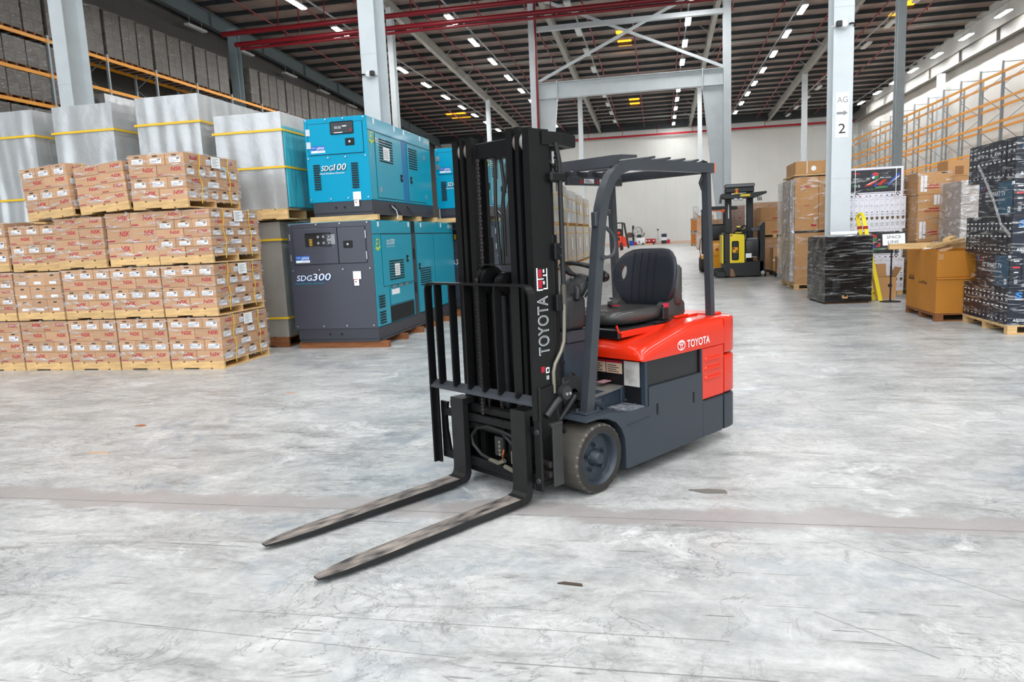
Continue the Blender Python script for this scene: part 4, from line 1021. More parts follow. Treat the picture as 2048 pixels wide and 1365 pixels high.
    cb = bmesh.new(); cb.from_mesh(co.data); bmesh.ops.recalc_face_normals(cb, faces=cb.faces); cb.to_mesh(co.data); cb.free()
    co.parent = F
    bpy.context.view_layer.update()
    md = back.modifiers.new('b', 'BOOLEAN'); md.object = co; md.operation = 'DIFFERENCE'; md.solver = 'EXACT'
    me = bpy.data.meshes.new_from_object(back.evaluated_get(bpy.context.evaluated_depsgraph_get())); back.modifiers.clear(); back.data = me; bpy.data.objects.remove(co)
    me.polygons.foreach_set('use_smooth', [True]*len(me.polygons)); me.set_sharp_from_angle(angle=R(48))
    def bf(x, z):
        for (z0, h0, d0, b0), (z1, h1, d1, b1) in zip(zs, zs[1:]):
            if z0 <= z <= z1:
                t = (z-z0)/(z1-z0); hw, d, bc = h0+(h1-h0)*t, d0+(d1-d0)*t, b0+(b1-b0)*t
                c_ = min(1, abs(x)/hw)**(1/.62); return bc-d*max(0, 1-c_*c_)**.35-.055*(x/.27)**2
    for x in (-.115, -.05, .015, .08):
        pts = []
        for k in range(16):
            z = 1.085+(1.455-1.085)*k/15; xx = x+(.012 if False else 0)+.03*(z-1.2)*0
            y = bf(xx, z)
            if y is not None: pts.append((xx, y-.001, z))
        MB().tube([(a+.022, b2-.002, c2) for a, b2, c2 in pts], .0032, 6).build('seam', seam_m, back)
    back.location = (.018, .038, 0)
    MB().rbox(-.04, 1.27, 1.08, .20, 1.335, 1.42, .03).rbox(.165, 1.25, 1.06, .30, 1.335, 1.36, .025).build('back_shell', pan_m, F, smooth=50)
    # --- overhead guard
    for sg in (1, -1):
        x = .412*sg; pts = [(x, .075, .495), (x, .16, 1.10), (x, .243, 1.68), (x, .262, 1.77), (x, .30, 1.87), (x, .355, 1.955), (x, .43, 2.015), (x, .52, 2.043), (x, .62, 2.052), (x, 1.0, 2.054), (x, 1.535, 2.056)]
        o = MB().sweep(pts, .058, .070, (1, 0, 0)).build('guard_rail', guard_grey, F, smooth=35)
        xr, yr = (x, 1.515) if sg > 0 else (x-.034, 1.475)
        MB().sweep([(xr, yr, .93), (xr, yr-.05, 2.04)], .050, .050, (1, 0, 0)).build('guard_rear_post', guard_grey, F)
        MB().rbox(x-.055, .0, .498, x+.055, .15, .508, .003).build('foot_plate', truck_grey, o)
        for px, py in ((-.035, .02), (.04, .13), (-.035, .13)): MB().cyl((x+px, py, .508), (x+px, py, .528), .014, 6).build('bolt', dash_m, o)
        MB().box(x-.03, 1.532, 2.02, x+.03, 1.543, 2.09).build('rear_lamp', amber, o)
        if sg > 0:
            MB().tube([(x+.018, .255, 1.662), (x+.02, .29, 1.650), (x+.02, .335, 1.615), (x+.02, .362, 1.58), (x+.02, .366, 1.53), (x+.02, .356, 1.49), (x+.02, .33, 1.470), (x+.022, .28, 1.466), (x+.034, .232, 1.467)], .0115, 10).build('grab_handle', guard_grey, o, smooth=60)
            MB().cyl((x+.025, .232, 1.467), (x+.042, .232, 1.467), .017, 12).build('grab_socket', guard_grey, o)
            MB().rbox(x-.02, .186, 1.66, x+.02, .215, 1.75, .005).build('lamp_bracket', guard_grey, o); MB().rbox(x-.005, .285, 1.725, x+.03, .335, 1.765, .010).build('lamp_knob', dash_m, o)
            MB().tube([(x, 1.38, 2.09), (x+.01, 1.42, 2.105), (x, 1.46, 2.095), (x-.01, 1.44, 2.1), (x, 1.48, 2.1)], .007, 6).tube([(x-.02, 1.45, 2.0), (x-.03, 1.432, 1.95), (x-.02, 1.45, 1.90)], .010, 6).build('cable', black_plastic, o)
            MB().box(x-.029, .36, 1.19, x-.0, .375, 1.2).build('clip', dash_m, o)
    MB().prism([(.385, 2.035), (.40, 2.105), (.50, 2.114), (.66, 2.118), (.66, 2.10), (.50, 2.095), (.44, 2.05)], 0, -.44, .40).build('guard_front_plate', guard_grey, F, recalc=True)
    for y in (.815, .995, 1.175, 1.345): MB().prism([(y-.055, 2.086), (y+.045, 2.104), (y+.05, 2.118), (y+.03, 2.118), (y-.055, 2.10)], 0, -.42, .40).build('guard_slat', guard_grey, F, recalc=True)
    MB().rbox(-.42, 1.485, 2.02, .42, 1.535, 2.09, .006).build('guard_rear_bar', guard_grey, F)
    lb = MB().rbox(-.385, .80, 1.985, -.345, 1.45, 2.05, .005).build('label_bar', guard_grey, F)
    mb = MB(); e = -.3435
    for y in (.93, 1.115):
        mb.add([(e, y, 2.0), (e, y+.04, 2.0), (e, y+.02, 2.034)], [(0,1,2)], 1); mb.box(e-.001, y+.05, 2.0, e, y+.165, 2.034, 0)
        for k in range(3): mb.box(e, y+.058, 2.006+k*.009, e+.0006, y+.15-.02*k, 2.010+k*.009, 2)
    mb.build('warning_label', [label_m, red_ink, ink_m], lb)
    # --- front drive wheels
    wp = [(.12, -.125), (.205, -.125), (.218, -.115), (.223, -.10), (.223, .10), (.219, .113), (.208, .122)]
    for sg in (1, -1):
        c = Vector((.41*sg, .05, .223)); a = (sg, 0, 0)
        mb = MB(); mb.lathe(wp, c, a, 56, 0); mb.lathe([(.208, .122), (.185, .125), (.168, .122)], c, a, 56, 1)
        w = mb.build('drive_wheel', [rubber, rubber_side], F, smooth=40)
        mb = MB(); rr = random.Random(2)
        for k in range(24):                        # torn rubber along the outer shoulder
            t = 2*math.pi*k/24+rr.uniform(-.08, .08); d = Vector((0, math.cos(t), math.sin(t))); e = Vector((0, -math.sin(t), math.cos(t)))
            p = c+Vector((sg*.116, 0, 0))+d*.2185; q = rr.uniform(.006, .014)
            mb.add([p-e*q, p+e*q, p+e*q*.6+Vector((sg*.008, 0, 0))-d*.012, p-e*q*.5+Vector((sg*.008, 0, 0))-d*.008, p+Vector((-sg*.006, 0, 0))+d*.004], [(0,1,2,3), (0,4,1)])
        mb.build('torn_edge', mat('torn_rubber', '#67625a', .85), w, kind='stuff')
        mb = MB(); mb.lathe([(.170, .120), (.166, .124), (.158, .118), (.150, .090), (.142, .074), (.02, .070), (.001, .070)], c, a, 48); rim = mb.build('rim', rim_m, w, smooth=40)
        mb = MB(); mb.lathe([(.058, .070), (.052, .085), (.042, .098), (.036, .118), (.030, .124), (.001, .124)], c, a, 28); mb.build('hub', rim_m, w, smooth=35)
        for k in range(5):
            t = 2*math.pi*k/5+.35; d = Vector((0, math.cos(t), math.sin(t)))
            MB().cyl(c+Vector((sg*.07, 0, 0))+d*.082, c+Vector((sg*.098, 0, 0))+d*.082, .0115, 6).cyl(c+Vector((sg*.07, 0, 0))+d*.082, c+Vector((sg*.078, 0, 0))+d*.082, .018, 12).build('wheel_nut', rim_m, w)
    rw = MB(); rw.lathe([(.05, -.07), (.17, -.07), (.18, -.05), (.18, .05), (.17, .07), (.05, .07)], (0, 1.33, .18), (1, 0, 0), 32); rw.build('steer_wheel', rubber_side, F, smooth=40)
    # --- mast: three nested pairs of channels
    yf = -.29
    for sg in (1, -1):
        for k, (xo, xi, y0, y1, z0, z1) in enumerate(((.351, .297, yf, yf+.165, .085, 2.235), (.270, .240, yf-.006, yf+.14, .10, 2.25), (.211, .160, yf-.003, yf+.13, .14, 2.245))):
            mb = MB(); t = .016
            X = lambda a, b_: (min(a*sg, b_*sg), max(a*sg, b_*sg))
            a, b_ = X(xo, xo-t); mb.box(a, y0, z0, b_, y1, z1)
            a, b_ = X(xo-t, xi)
            mb.box(a, y0, z0, b_, y0+.022, z1-(.0 if k == 2 else .0)); mb.box(a, y1-.022, z0, b_, y1, z1)
            mb.build('mast_rail', mast_black, F)
        for k, x in enumerate((.284, .2255)):           # top rollers between the channels
            MB().lathe([(.001, -.012), (.054, -.012), (.058, -.007), (.058, .007), (.054, .012), (.001, .012)], (x*sg, yf+.052, 2.165), (1, 0, 0), 24).build('mast_roller', mat('roller_steel', '#6f655e' if k else '#8b8987', .35, .5), F, smooth=40)
        MB().box(.272*sg-.001, yf+.03, .2, .296*sg+.001, yf+.05, 2.03).build('rail_filler', mast_black, F) if sg > 0 else MB().box(.296*sg-.001, yf+.03, .2, .272*sg+.001, yf+.05, 2.03).build('rail_filler', mast_black, F)
        MB().box(min(.212*sg, .239*sg), yf+.03, .2, max(.212*sg, .239*sg), yf+.05, 2.03).build('rail_filler', mast_black, F)
        MB().cyl((.29*sg, yf+.215, .14), (.29*sg, yf+.215, 1.62), .040, 20).cyl((.29*sg, yf+.215, 1.62), (.29*sg, yf+.215, 2.12), .026, 16).build('lift_cylinder', mast_black, F, smooth=40)
        MB().rbox(.34*sg-.03, yf+.14, 1.93, .34*sg+.05, yf+.27, 1.99, .012).build('cylinder_bracket', mast_black, F)
        MB().cyl((.355*sg, yf+.235, 1.88), (.355*sg, yf+.235, 1.93), .016, 8).build('bracket_bolt', steel_pipe, F)
        MB().rbox(.34*sg-.03, yf+.16, 1.47, .34*sg+.04, yf+.24, 1.57, .006).build('hose_clamp', mast_black, F)
        for z in (1.495, 1.545): MB().cyl((.35*sg+.02*sg, yf+.2, z), (.35*sg+.045*sg, yf+.2, z), .009, 6).build('clamp_bolt', dash_m, F)
        MB().rbox(.34*sg-.03, yf+.16, 1.16, .34*sg+.04, yf+.24, 1.26, .006).build('hose_clamp', mast_black, F)
        # crown arm of the tie bar
        MB().sweep([(.335*sg, yf+.10, 2.185), (.345*sg, -.02, 2.185), (.335*sg, .09, 2.175)], .05, .075, (1, 0, 0)).build('crown_arm', mast_black, F)
        MB().box(.30*sg-.02, yf-.02, .085, .30*sg+.055, yf+.12, .12).build('mast_foot', mast_black, F)
    MB().rbox(-.36, .06, 2.14, .36, .11, 2.215, .008).build('crown_tie_bar', mast_black, F)
    MB().rbox(-.16, yf+.03, 2.105, .16, yf+.06, 2.205, .006).build('mast_tie_bar', mast_black, F)
    for z in (.55, 1.30): MB().rbox(-.34, yf+.15, z, .34, yf+.18, z+.10, .006).build('mast_cross_member', mast_black, F)
    # TOYOTA running up the outer channel, outlined
    xs_ = .3505
    MB().text('TOYOTA', (xs_+.0016, yf+.107, .905), (0, 0, 1), (0, -1, 0), .090, 0, w=.355, off=.004).build('mast_lettering', white_ink, F)
    MB().text('TOYOTA', (xs_+.0024, yf+.1055, .9085), (0, 0, 1), (0, -1, 0), .087, 0, w=.348, off=-.022).build('mast_lettering_core', mast_black, F)
    mb = MB()
    for y, z, w, h, mi in ((.020, 1.295, .010, .135, 0), (.030, 1.295, .040, .008, 0), (.030, 1.36, .05, .007, 0), (.105, 1.30, .007, .125, 0), (.075, 1.30, .03, .008, 0), (.075, 1.33, .012, .02, 0), (.075, 1.38, .03, .008, 0), (.075, 1.40, .012, .02, 0),
                           (.034, 1.31, .030, .045, 1), (.036, 1.372, .028, .05, 1), (.062, 1.34, .012, .012, 1), (.03, .80, .03, .035, 1), (.07, .79, .03, .035, 0), (.078, .798, .016, .019, 2), (.075, .75, .006, .025, 0), (.088, .75, .006, .025, 0)):
        mb.box(xs_+.0008, yf+y, z, xs_+.0018+.0006*(mi == 2), yf+y+w, z+h, mi)
    mb.build('mast_decal', [white_ink, red_ink, mast_black], F)
    # centre free-lift cylinder, sheaves, chains, hoses
    cx = .02
    MB().cyl((cx, yf+.055, .16), (cx, yf+.055, 1.33), .047, 20).cyl((cx, yf+.055, 1.33), (cx, yf+.055, 1.40), .03, 16).build('free_lift_cylinder', mast_black, F, smooth=40)
    for i, (x, z, r_) in enumerate(((-.075, 1.36, .085), (-.035, 1.36, .085), (.075, 1.33, .07), (.105, 1.34, .065))):
        mb = MB(); mb.lathe([(.012, -.014), (r_, -.014), (r_, -.008), (r_-.012, -.004), (r_-.012, .004), (r_, .008), (r_, .014), (.012, .014)], (x, yf+.01, z), (1, 0, 0), 28)
        for k in range(5):
            t = 2*math.pi*k/5; mb.sweep([(x, yf+.01, z), (x, yf+.01+(r_-.012)*math.cos(t), z+(r_-.012)*math.sin(t))], .014, .012, (1, 0, 0))
        mb.build('chain_sheave', mast_black, F, smooth=35)
    MB().box(-.10, yf-.05, 1.452, .12, yf+.07, 1.457).build('sheave_guard', mast_black, F)
    def chain(x, y, z0, z1):
        mb = MB(); z = z0; k = 0
        while z < z1:
            mb.rbox(x-.014 if k % 2 else x-.010, y-.006, z, x+.014 if k % 2 else x+.010, y+.006, z+.021, .003); z += .023; k += 1
        mb.build('lift_chain', chain_m, F, kind='stuff')
    chain(-.105, yf-.0, .45, 2.10); chain(.035, yf-.02, .42, 1.28); chain(-.075, yf-.085, .5, 1.36)
    chain(.357, yf+.215, 1.95, 2.14)
    for pts, r_, m, nm in (([(-.03, yf+.08, 2.12), (-.035, yf+.07, 1.8), (-.02, yf+.08, 1.45)], .011, hose_m, 'hose'), ([(.01, yf+.09, 2.12), (.03, yf+.09, 1.95), (.0, yf+.09, 1.75), (.005, yf+.08, 1.45)], .011, hose_m, 'hose'), ([(.10, yf+.06, 2.12), (.085, yf+.07, 2.0), (.03, yf+.08, 1.86), (.02, yf+.09, 1.5)], .009, hose_m, 'hose'),
                            ([(.372, yf+.20, 2.16), (.375, yf+.225, 2.05), (.375, yf+.228, 1.7), (.375, yf+.225, 1.32)], .015, hose_m, 'hose'), ([(.375, yf+.225, 1.32), (.375, yf+.225, 1.20)], .019, mat('fitting', '#5b574f', .4, .6), 'hose_fitting'),
                            ([(.375, yf+.225, 1.20), (.375, yf+.218, 1.05), (.372, yf+.215, .97), (.368, yf+.19, .91), (.362, yf+.14, .84), (.36, yf+.125, .79), (.358, yf+.128, .66)], .0125, steel_pipe, 'steel_pipe'),
                            ([(.30, -.10, 2.08), (.33, -.06, 2.02), (.35, -.05, 1.96), (.34, -.10, 1.98)], .008, hose_m, 'hose'), ([(-.40, -.12, 1.2), (-.43, -.13, 1.05), (-.42, -.12, .9), (-.37, -.12, .85)], .012, hose_m, 'hose')):
        MB().tube(pts, r_, 10).build(nm, m, F, smooth=60)
    # --- carriage with side-shifter
    yc = -.335; sx = -.055
    mb = MB(); mb.rbox(-.46, yc-.01, .488, .40, yc+.03, .548, .01); mb.build('carriage_upper_bar', mast_black, F)
    mb = MB(); mb.rbox(-.53, yc-.035, .435, .42, yc-.005, .488, .006)
    for k in range(9): mb.box(-.42+k*.1, yc-.037, .480, -.395+k*.1, yc-.003, .4895)
    mb.build('notched_bar', mast_black, F)
    MB().cyl((-.34, yc+.01, .405), (.10, yc+.01, .405), .032, 18).cyl((.10, yc+.01, .405), (.24, yc+.01, .405), .016, 12).build('side_shift_cylinder', mast_black, F, smooth=40)
    MB().rbox(-.53, yc-.035, .135, .42, yc-.0, .195, .006).rbox(-.40, yc-.01, .085, .34, yc+.03, .135, .008).build('carriage_lower_bar', mast_black, F)
    for x in (-.33, .30): MB().box(x-.012, yc+.0, .11, x+.012, yc+.09, .56).build('carriage_plate', mast_black, F)
    MB().box(-.02, yc+.0, .235, .06, yc+.02, .36).build('valve_block', dash_m, F)
    for k in range(4): MB().cyl((.035, yc-.003, .25+k*.027), (.035, yc-.012, .25+k*.027), .011, 8).build('valve_bolt', steel_pipe, F)
    MB().tube([(.20, yc-.02, .39), (.10, yc-.03, .41), (-.04, yc-.035, .425), (-.15, yc-.03, .40), (-.21, yc-.03, .34), (-.20, yc-.03, .28), (-.12, yc-.03, .225), (-.02, yc-.03, .205), (.03, yc-.03, .20)], .0125, 10).build('hose', hose_m, F, smooth=60)
    MB().tube([(.06, yc-.02, .41), (.16, yc-.03, .36), (.24, yc-.03, .30)], .011, 8).build('hose', hose_m, F, smooth=60)
    for p, q in (((-.04, yc-.03, .207), (.04, yc-.03, .20)), ((.10, yc-.03, .19), (.22, yc-.03, .17)), ((.04, yc-.03, .20), (.10, yc-.03, .225)), ((.17, yc-.02, .30), (.17, yc-.02, .22))): MB().cyl(p, q, .014, 8).build('hose_fitting', steel_pipe, F)
    MB().tube([(.06, yc-.01, .22), (.07, yc-.015, .26), (.075, yc-.01, .29)], .007, 6).build('copper_pipe', mat('copper', '#b3683a', .35, .7), F)
    MB().tube([(-.10, yc+.0, .545), (-.095, yc+.0, .60), (-.075, yc+.0, .61), (-.055, yc+.0, .59), (-.05, yc+.0, .545)], .005, 6).build('lifting_eye', mast_black, F)
    # shift frame ends with the wavy edge
    MB().prism([(-.53, .17), (-.455, .17), (-.45, .20), (-.462, .27), (-.475, .33), (-.478, .42), (-.462, .50), (-.455, .53), (-.53, .53)], 1, yc-.03, yc-.012).build('shift_frame_end', mast_black, F)
    o = MB().rbox(.395, yc-.055, .105, .455, yc-.035, .74, .006).build('shift_frame_plate', mast_black, F)
    for z in (.17, .47): MB().lathe([(.001, .006), (.014, .006), (.018, 0)], (.425, yc-.055, z), (0, -1, 0), 16).cyl((.425, yc-.061, z), (.425, yc-.064, z), .007, 6).build('bolt', dash_m, o)
    MB().rbox(.46, yc+.03, .12, .475, yc+.115, .50, .004).rbox(.44, yc+.02, .49, .475, yc+.12, .51, .004).build('roller_guard', mat('worn_plate', '#3b3b3b', .4, .4, var=.2), F)
    MB().cyl((.34, yc+.02, .26), (.46, yc+.02, .26), .02, 10).cyl((.34, yc+.02, .20), (.46, yc+.02, .20), .02, 10).build('roller_pin', chain_m, F)
    # --- load backrest
    yb = -.40; w = .055; t = .013
    x0, x1, zt, zb = -.553, .438, 1.338, .105
    rc0, rc1 = .045, .075
    pts = [(x0, yb, zb), (x0, yb, zt-rc0)]+[(x0+rc0-rc0*math.cos(a), yb, zt-rc0+rc0*math.sin(a)) for a in (.4, .8, 1.2)]+[(x0+rc0, yb, zt), (x1-rc1, yb, zt)]+[(x1-rc1+rc1*math.sin(a), yb, zt-rc1+rc1*math.cos(a)) for a in (.3, .6, .9, 1.2)]+[(x1, yb, zt-rc1), (x1, yb, .55)]
    br = MB().sweep(pts, w, t, (0, 1, 0)).build('load_backrest', mast_black, F)
    mb = MB().box(x0-.008, yb-w/2, zb, x0+.008, yb+w/2, .7).box(x0+.008, yb-.0, zb, x0+.045, yb+.012, .66); mb.build('post', mast_black, br)
    for x in (-.445, -.295, -.148, -.005, .14, .295): MB().box(x-.007, yb-w/2, .665, x+.007, yb+w/2, zt-.004).build('slat', mast_black, br)
    MB().prism([(yb-w/2, .648), (yb+w/2, .682), (yb+w/2, .668), (yb-w/2, .634)], 0, x0, x1).build('cross_bar', guard_grey, br)
    # --- forks
    for xc in (-.290, .290):
        hw = .060; yb_ = -.415; yt = -1.79
        L_ = [(yb_, .04, .043), (-.75, .035, .041), (-1.2, .030, .038), (-1.55, .028, .037)]
        # blade
        rings = []
        for y, th, zt_ in ((yb_-.02, .042, .062), (-.60, .040, .058), (-.9, .036, .054), (-1.2, .032, .050), (-1.50, .025, .045), (-1.66, .019, .041), (-1.76, .014, .038), (yt, .010, .036)):
            h = hw if y > -1.5 else hw*(1-.62*((-1.5-y)/.29)**2.2)
            rings.append([(xc-h, y, zt_-th), (xc+h, y, zt_-th), (xc+h, y, zt_), (xc-h, y, zt_)])
        mb = MB(); n = len(rings[0]); k = len(rings)
        vs = [p for r in rings for p in r]
        top = [(i*4+2, i*4+3, (i+1)*4+3, (i+1)*4+2) for i in range(k-1)]
        oth = [(i*4+j, i*4+(j+1) % 4, (i+1)*4+(j+1) % 4, (i+1)*4+j) for i in range(k-1) for j in (0, 1, 3)]+[(3,2,1,0), tuple(range((k-1)*4, k*4))]
        mb.add(vs, top, 0); mb.f += oth; mb.m += [1]*len(oth)
        fk = mb.build('fork', [fork_m, fork_side], F, recalc=True)
        # heel and shank
        sh = [(-.405, .030), (-.385, .045), (-.372, .08), (-.374, .588), (-.416, .590), (-.418, .12), (-.424, .085), (-.44, .066), (-.47, .0615), (-.47, .020), (-.43, .022)]
        mb = MB(); mb.prism(sh, 0, xc-hw-.003, xc+hw+.003); mb.build('shank', fork_shank, fk, recalc=True)
        MB().box(xc-hw, -.400, .549, xc+hw, -.315, .589).build('hook', fork_shank, fk)
    # --- tilt linkage, brake and pedal clutter behind the mast
    MB().prism([(-.30, .70), (-.12, .72), (-.10, .66), (-.15, .42), (-.28, .38)], 0, .345, .365).build('tilt_plate', mast_black, F)
    MB().cyl((.33, -.10, .655), (.41, -.10, .655), .042, 20).build('tilt_pivot', dash_m, F, smooth=40)
    for k in range(2): MB().cyl((.41, -.11+.03*k, .65), (.42, -.11+.03*k, .65), .010, 8).build('pivot_bolt', chrome, F)
    MB().tube([(.37, -.06, .655), (.37, -.16, .60), (.37, -.25, .53)], .022, 10).build('tilt_rod', dash_m, F, smooth=50)
    MB().cyl((.32, -.10, .45), (.34, .05, .60), .02, 10).tube([(.36, -.15, .62), (.36, -.14, .5), (.37, -.10, .42), (.37, -.07, .36)], .01, 8).build('hose', hose_m, F, smooth=50)
    MB().cyl((.26, .18, .52), (.40, .24, .51), .045, 20).cyl((.40, .24, .51), (.408, .243, .51), .028, 16).build('brake_cylinder', navy_m, F, smooth=40)
    MB().prism([(.10, .56), (.30, .535), (.33, .54), (.14, .60)], 0, .20, .33).build('pedal_plate', dash_m, F)
    MB().lathe([(.05, -.03), (.13, -.03), (.13, .03), (.05, .03)], (.25, .10, .58), (1, .2, 0), 24).build('cable_drum', dash_m, F, smooth=40)
    MB().rbox(-.33, -.06, .14, .28, .12, .56, .02).build('drive_axle', mast_black, F)
    MB().tube([(.30, .0, .70), (.33, .03, .75), (.31, .08, .73)], .008, 6).build('lead', hose_m, F)
forklift()
# ---------------------------------------------------------------- goods on the right
def euro_pallet(parent, w, d, h=.13, m=None):
    """block pallet: boards along x, blocks under; x from 0 to w, y from 0 to d"""
    m = m or wood_m
    p = MB().box(0, 0, .0, w, .1, .02).build('pallet', m, parent)
    for k in (.5, 1): o = MB().box(0, 0, 0, w, .1, .02).build('bottom_board', m, p); o.location = (0, (d-.1)*k, 0)
    bl = None
    for i in range(3):
        for j in range(3):
            if bl is None: bl = MB().box(0, 0, .02, .12, .1, h-.04).build('block', m, p); c = bl
            else: c = bl.copy(); COL.objects.link(c)
            c.location = (i*(w-.12)/2, j*(d-.1)/2, 0)
    for i in range(3): o = MB().box(0, 0, h-.04, .12, d, h-.02).build('stringer_board', m, p); o.location = (i*(w-.12)/2, 0, 0)
    n = 6; bw = (d-.02*(n-1))/n; t = None
    for j in range(n):
        if t is None: t = MB().box(0, 0, h-.02, w, bw, h).build('top_board', m, p); c = t
        else: c = t.copy(); COL.objects.link(c)
        c.location = (0, j*(bw+.02), 0)
    return p
def film_shell(parent, x0, y0, z0, x1, y1, z1, m, seed=1, amp=.008, ny=8, name='wrap', cap=True):
    rr = random.Random(seed); rings = []; n = 6
    for k in range(ny+1):
        z = z0+(z1-z0)*k/ny; r = []
        for i in range(n): r.append((x0+(x1-x0)*i/n, y0))
        for i in range(n): r.append((x1, y0+(y1-y0)*i/n))
        for i in range(n): r.append((x1-(x1-x0)*i/n, y1))
        for i in range(n): r.append((x0, y1-(y1-y0)*i/n))
        cx, cy = (x0+x1)/2, (y0+y1)/2
        rings.append([(x+math.copysign(rr.uniform(0, amp), x-cx), y+math.copysign(rr.uniform(0, amp), y-cy), z+rr.uniform(-.4, .4)*amp) for x, y in r])
    mb = MB(); mb.loft(rings, cap=cap); return mb.build(name, m, parent)

# --- dark blue television cartons, nearest at the right edge
tv_navy = mat('television_carton', '#0e1728', .35, var=.25, scale=1.2, rand=.15); tv_teal = mat('carton_teal_patch', '#1b4a63', .4); blue_logo = mat('logo_blue', '#2f8fe0', .4); red_logo = mat('logo_red', '#d02c3a', .4)
def tv_load():
    s = thing('wrapped_load', 'tall film-wrapped stack of dark blue television cartons at the right edge', 'pallet load', (4.63, 10.93, 0))
    euro_pallet(s, 1.2, 1.5, .13)
    MT = [tv_navy, white_ink, blue_logo, red_logo, tv_teal, grey_ink]
    zs = [.13, .635, 1.085, 1.602, 2.086, 2.639]
    for li in range(5):
        z0, z1 = zs[li], zs[li+1]-.004; h = z1-z0
        if li % 2 == 0:                          # thin ends on the left, big face to the front
            n = 11; th = 1.49/n; me = None
            for k in range(n):
                y = k*th+(0.012 if k > 1 else 0)
                if k == 0 or me is None:
                    mb = MB().box(0, 0, 0, 1.12, th-.006, h, 0); e = -.0012
                    mb.quad((e, th*.25, h*.80), (0, th*.5, 0), (0, 0, h*.03), 1); mb.add([(e, th*.2, h*.62), (e, th*.5, h*.68), (e, th*.8, h*.62), (e, th*.5, h*.73)], [(0,1,2,3)], 1); mb.quad((e, th*.3, h*.46), (0, th*.45, 0), (0, 0, h*.035), 1); mb.quad((e, th*.25, h*.22), (0, th*.5, 0), (0, 0, h*.02), 5); mb.quad((e, th*.4, h*.10), (0, th*.2, 0), (0, 0, h*.04), 1)
                    f = -.0012
                    if k == 0:
                        mb.text('S', (.07, f, h*.74), (1,0,0), (0,0,1), h*.15, 2, .15, w=.085, off=.02).text('J', (.165, f, h*.74), (1,0,0), (0,0,1), h*.15, 3, .15, w=.06, off=.02).quad((.07, f, h*.70), (.16, 0, 0), (0, 0, h*.02), 1)
                        mb.text('ASJ32LED', (.06, f, h*.10), (1,0,0), (0,0,1), h*.07, 1, w=.21, off=.01); mb.quad((.30, f, h*.32), (.05, 0, 0), (0, 0, h*.08), 1).quad((.3, f, h*.5), (.5, 0, 0), (0, 0, h*.3), 4)
                        mb.text('32"', (.34, f, h*.5), (1,0,0), (0,0,1), h*.15, 1, w=.14)
                    o = mb.build('television_carton', MT, s)
                    if k == 1: me = o
                else: o = me.copy(); COL.objects.link(o)
                o.location = (0, y, z0)
        else:                                    # big face on the left, thin ends to the front
            n = 8; th = .138
            me = None
            for k in range(n):
                if k == 0 or me is None:
                    mb = MB().box(0, 0, 0, th-.006, 1.10, h, 0); f = -.0012
                    if k == 0:
                        u, v = (0, -1, 0), (0, 0, 1)
                        mb.quad((f*.8, .05, h*.02), (0, .42, 0), (0, 0, h*.95), 4)
                        mb.text('32" SMART TV', (f, .88, h*.58), u, v, h*.14, 1, w=.62).quad((f, .26, h*.44), (0, .62, 0), (0, 0, h*.055), 5)
                        mb.text('S', (f, 1.05, h*.80), u, v, h*.11, 2, .15, w=.07).text('J', (f, .97, h*.80), u, v, h*.11, 3, .15, w=.05); mb.quad((f, .90, h*.14), (0, .16, 0), (0, 0, h*.02), 5)
                        mb.quad((f, .10, h*.10), (0, .07, 0), (0, 0, h*.16), 1).quad((f*1.3, .122, h*.135), (0, .026, 0), (0, 0, h*.09), 0)
                    e = -.0012
                    mb.quad((th*.25, e, h*.80), (th*.5, 0, 0), (0, 0, h*.03), 1); mb.quad((th*.2, e, h*.60), (th*.6, 0, 0), (0, 0, h*.05), 3); mb.quad((th*.3, e, h*.46), (th*.4, 0, 0), (0, 0, h*.03), 1); mb.quad((th*.35, e, h*.12), (th*.3, 0, 0), (0, 0, h*.14), 5)
                    o = mb.build('television_carton', MT, s)
                    if k == 1: me = o
                else: o = me.copy(); COL.objects.link(o)
                o.location = (k*th, 0, z0)
    fz = film('film_over_televisions', lo=.0, hi=.6, scale=(3, 3, 26), rough=.16)
    rings = []; rr = random.Random(4)
    for z, yb in ((.11, 1.50), (.30, 1.50), (.55, 1.50), (.64, 1.47), (.72, 1.24), (.82, 1.16), (.95, 1.16), (1.03, 1.28), (1.08, 1.49), (1.35, 1.5), (1.60, 1.49), (1.66, 1.36), (1.74, 1.20), (1.85, 1.13), (1.98, 1.17), (2.06, 1.40), (2.1, 1.5), (2.4, 1.5), (2.645, 1.5)):
        r = [(-.012, -.012), (.3, -.014), (.6, -.014), (.9, -.014), (1.14, -.012), (1.14, yb*.5), (1.14, yb+.01), (.6, yb+.012), (-.012, yb+.01), (-.014, yb*.66), (-.014, yb*.33)]
        rings.append([(x+rr.uniform(-.004, .004), y+rr.uniform(-.004, .004), z+rr.uniform(-.008, .008)) for x, y in r])
    mb = MB(); mb.loft(rings); mb.build('wrap', fz, s)
    MB().sweep([(-.02, 1.12, 2.35), (-.024, .85, 2.12), (-.024, .55, 1.82), (-.024, .30, 1.5), (-.02, .02, 1.35)], .006, .05, (1, 0, 0)).build('film_rope', film('film_rope', lo=.35, hi=.8, scale=(20, 5, 5)), s)
    MB().box(-.006, .0, 2.02, -.002, .07, 2.06).box(-.006, .0, 1.04, -.002, .07, 1.075).build('tape_mark', paper_m, s)
tv_load()

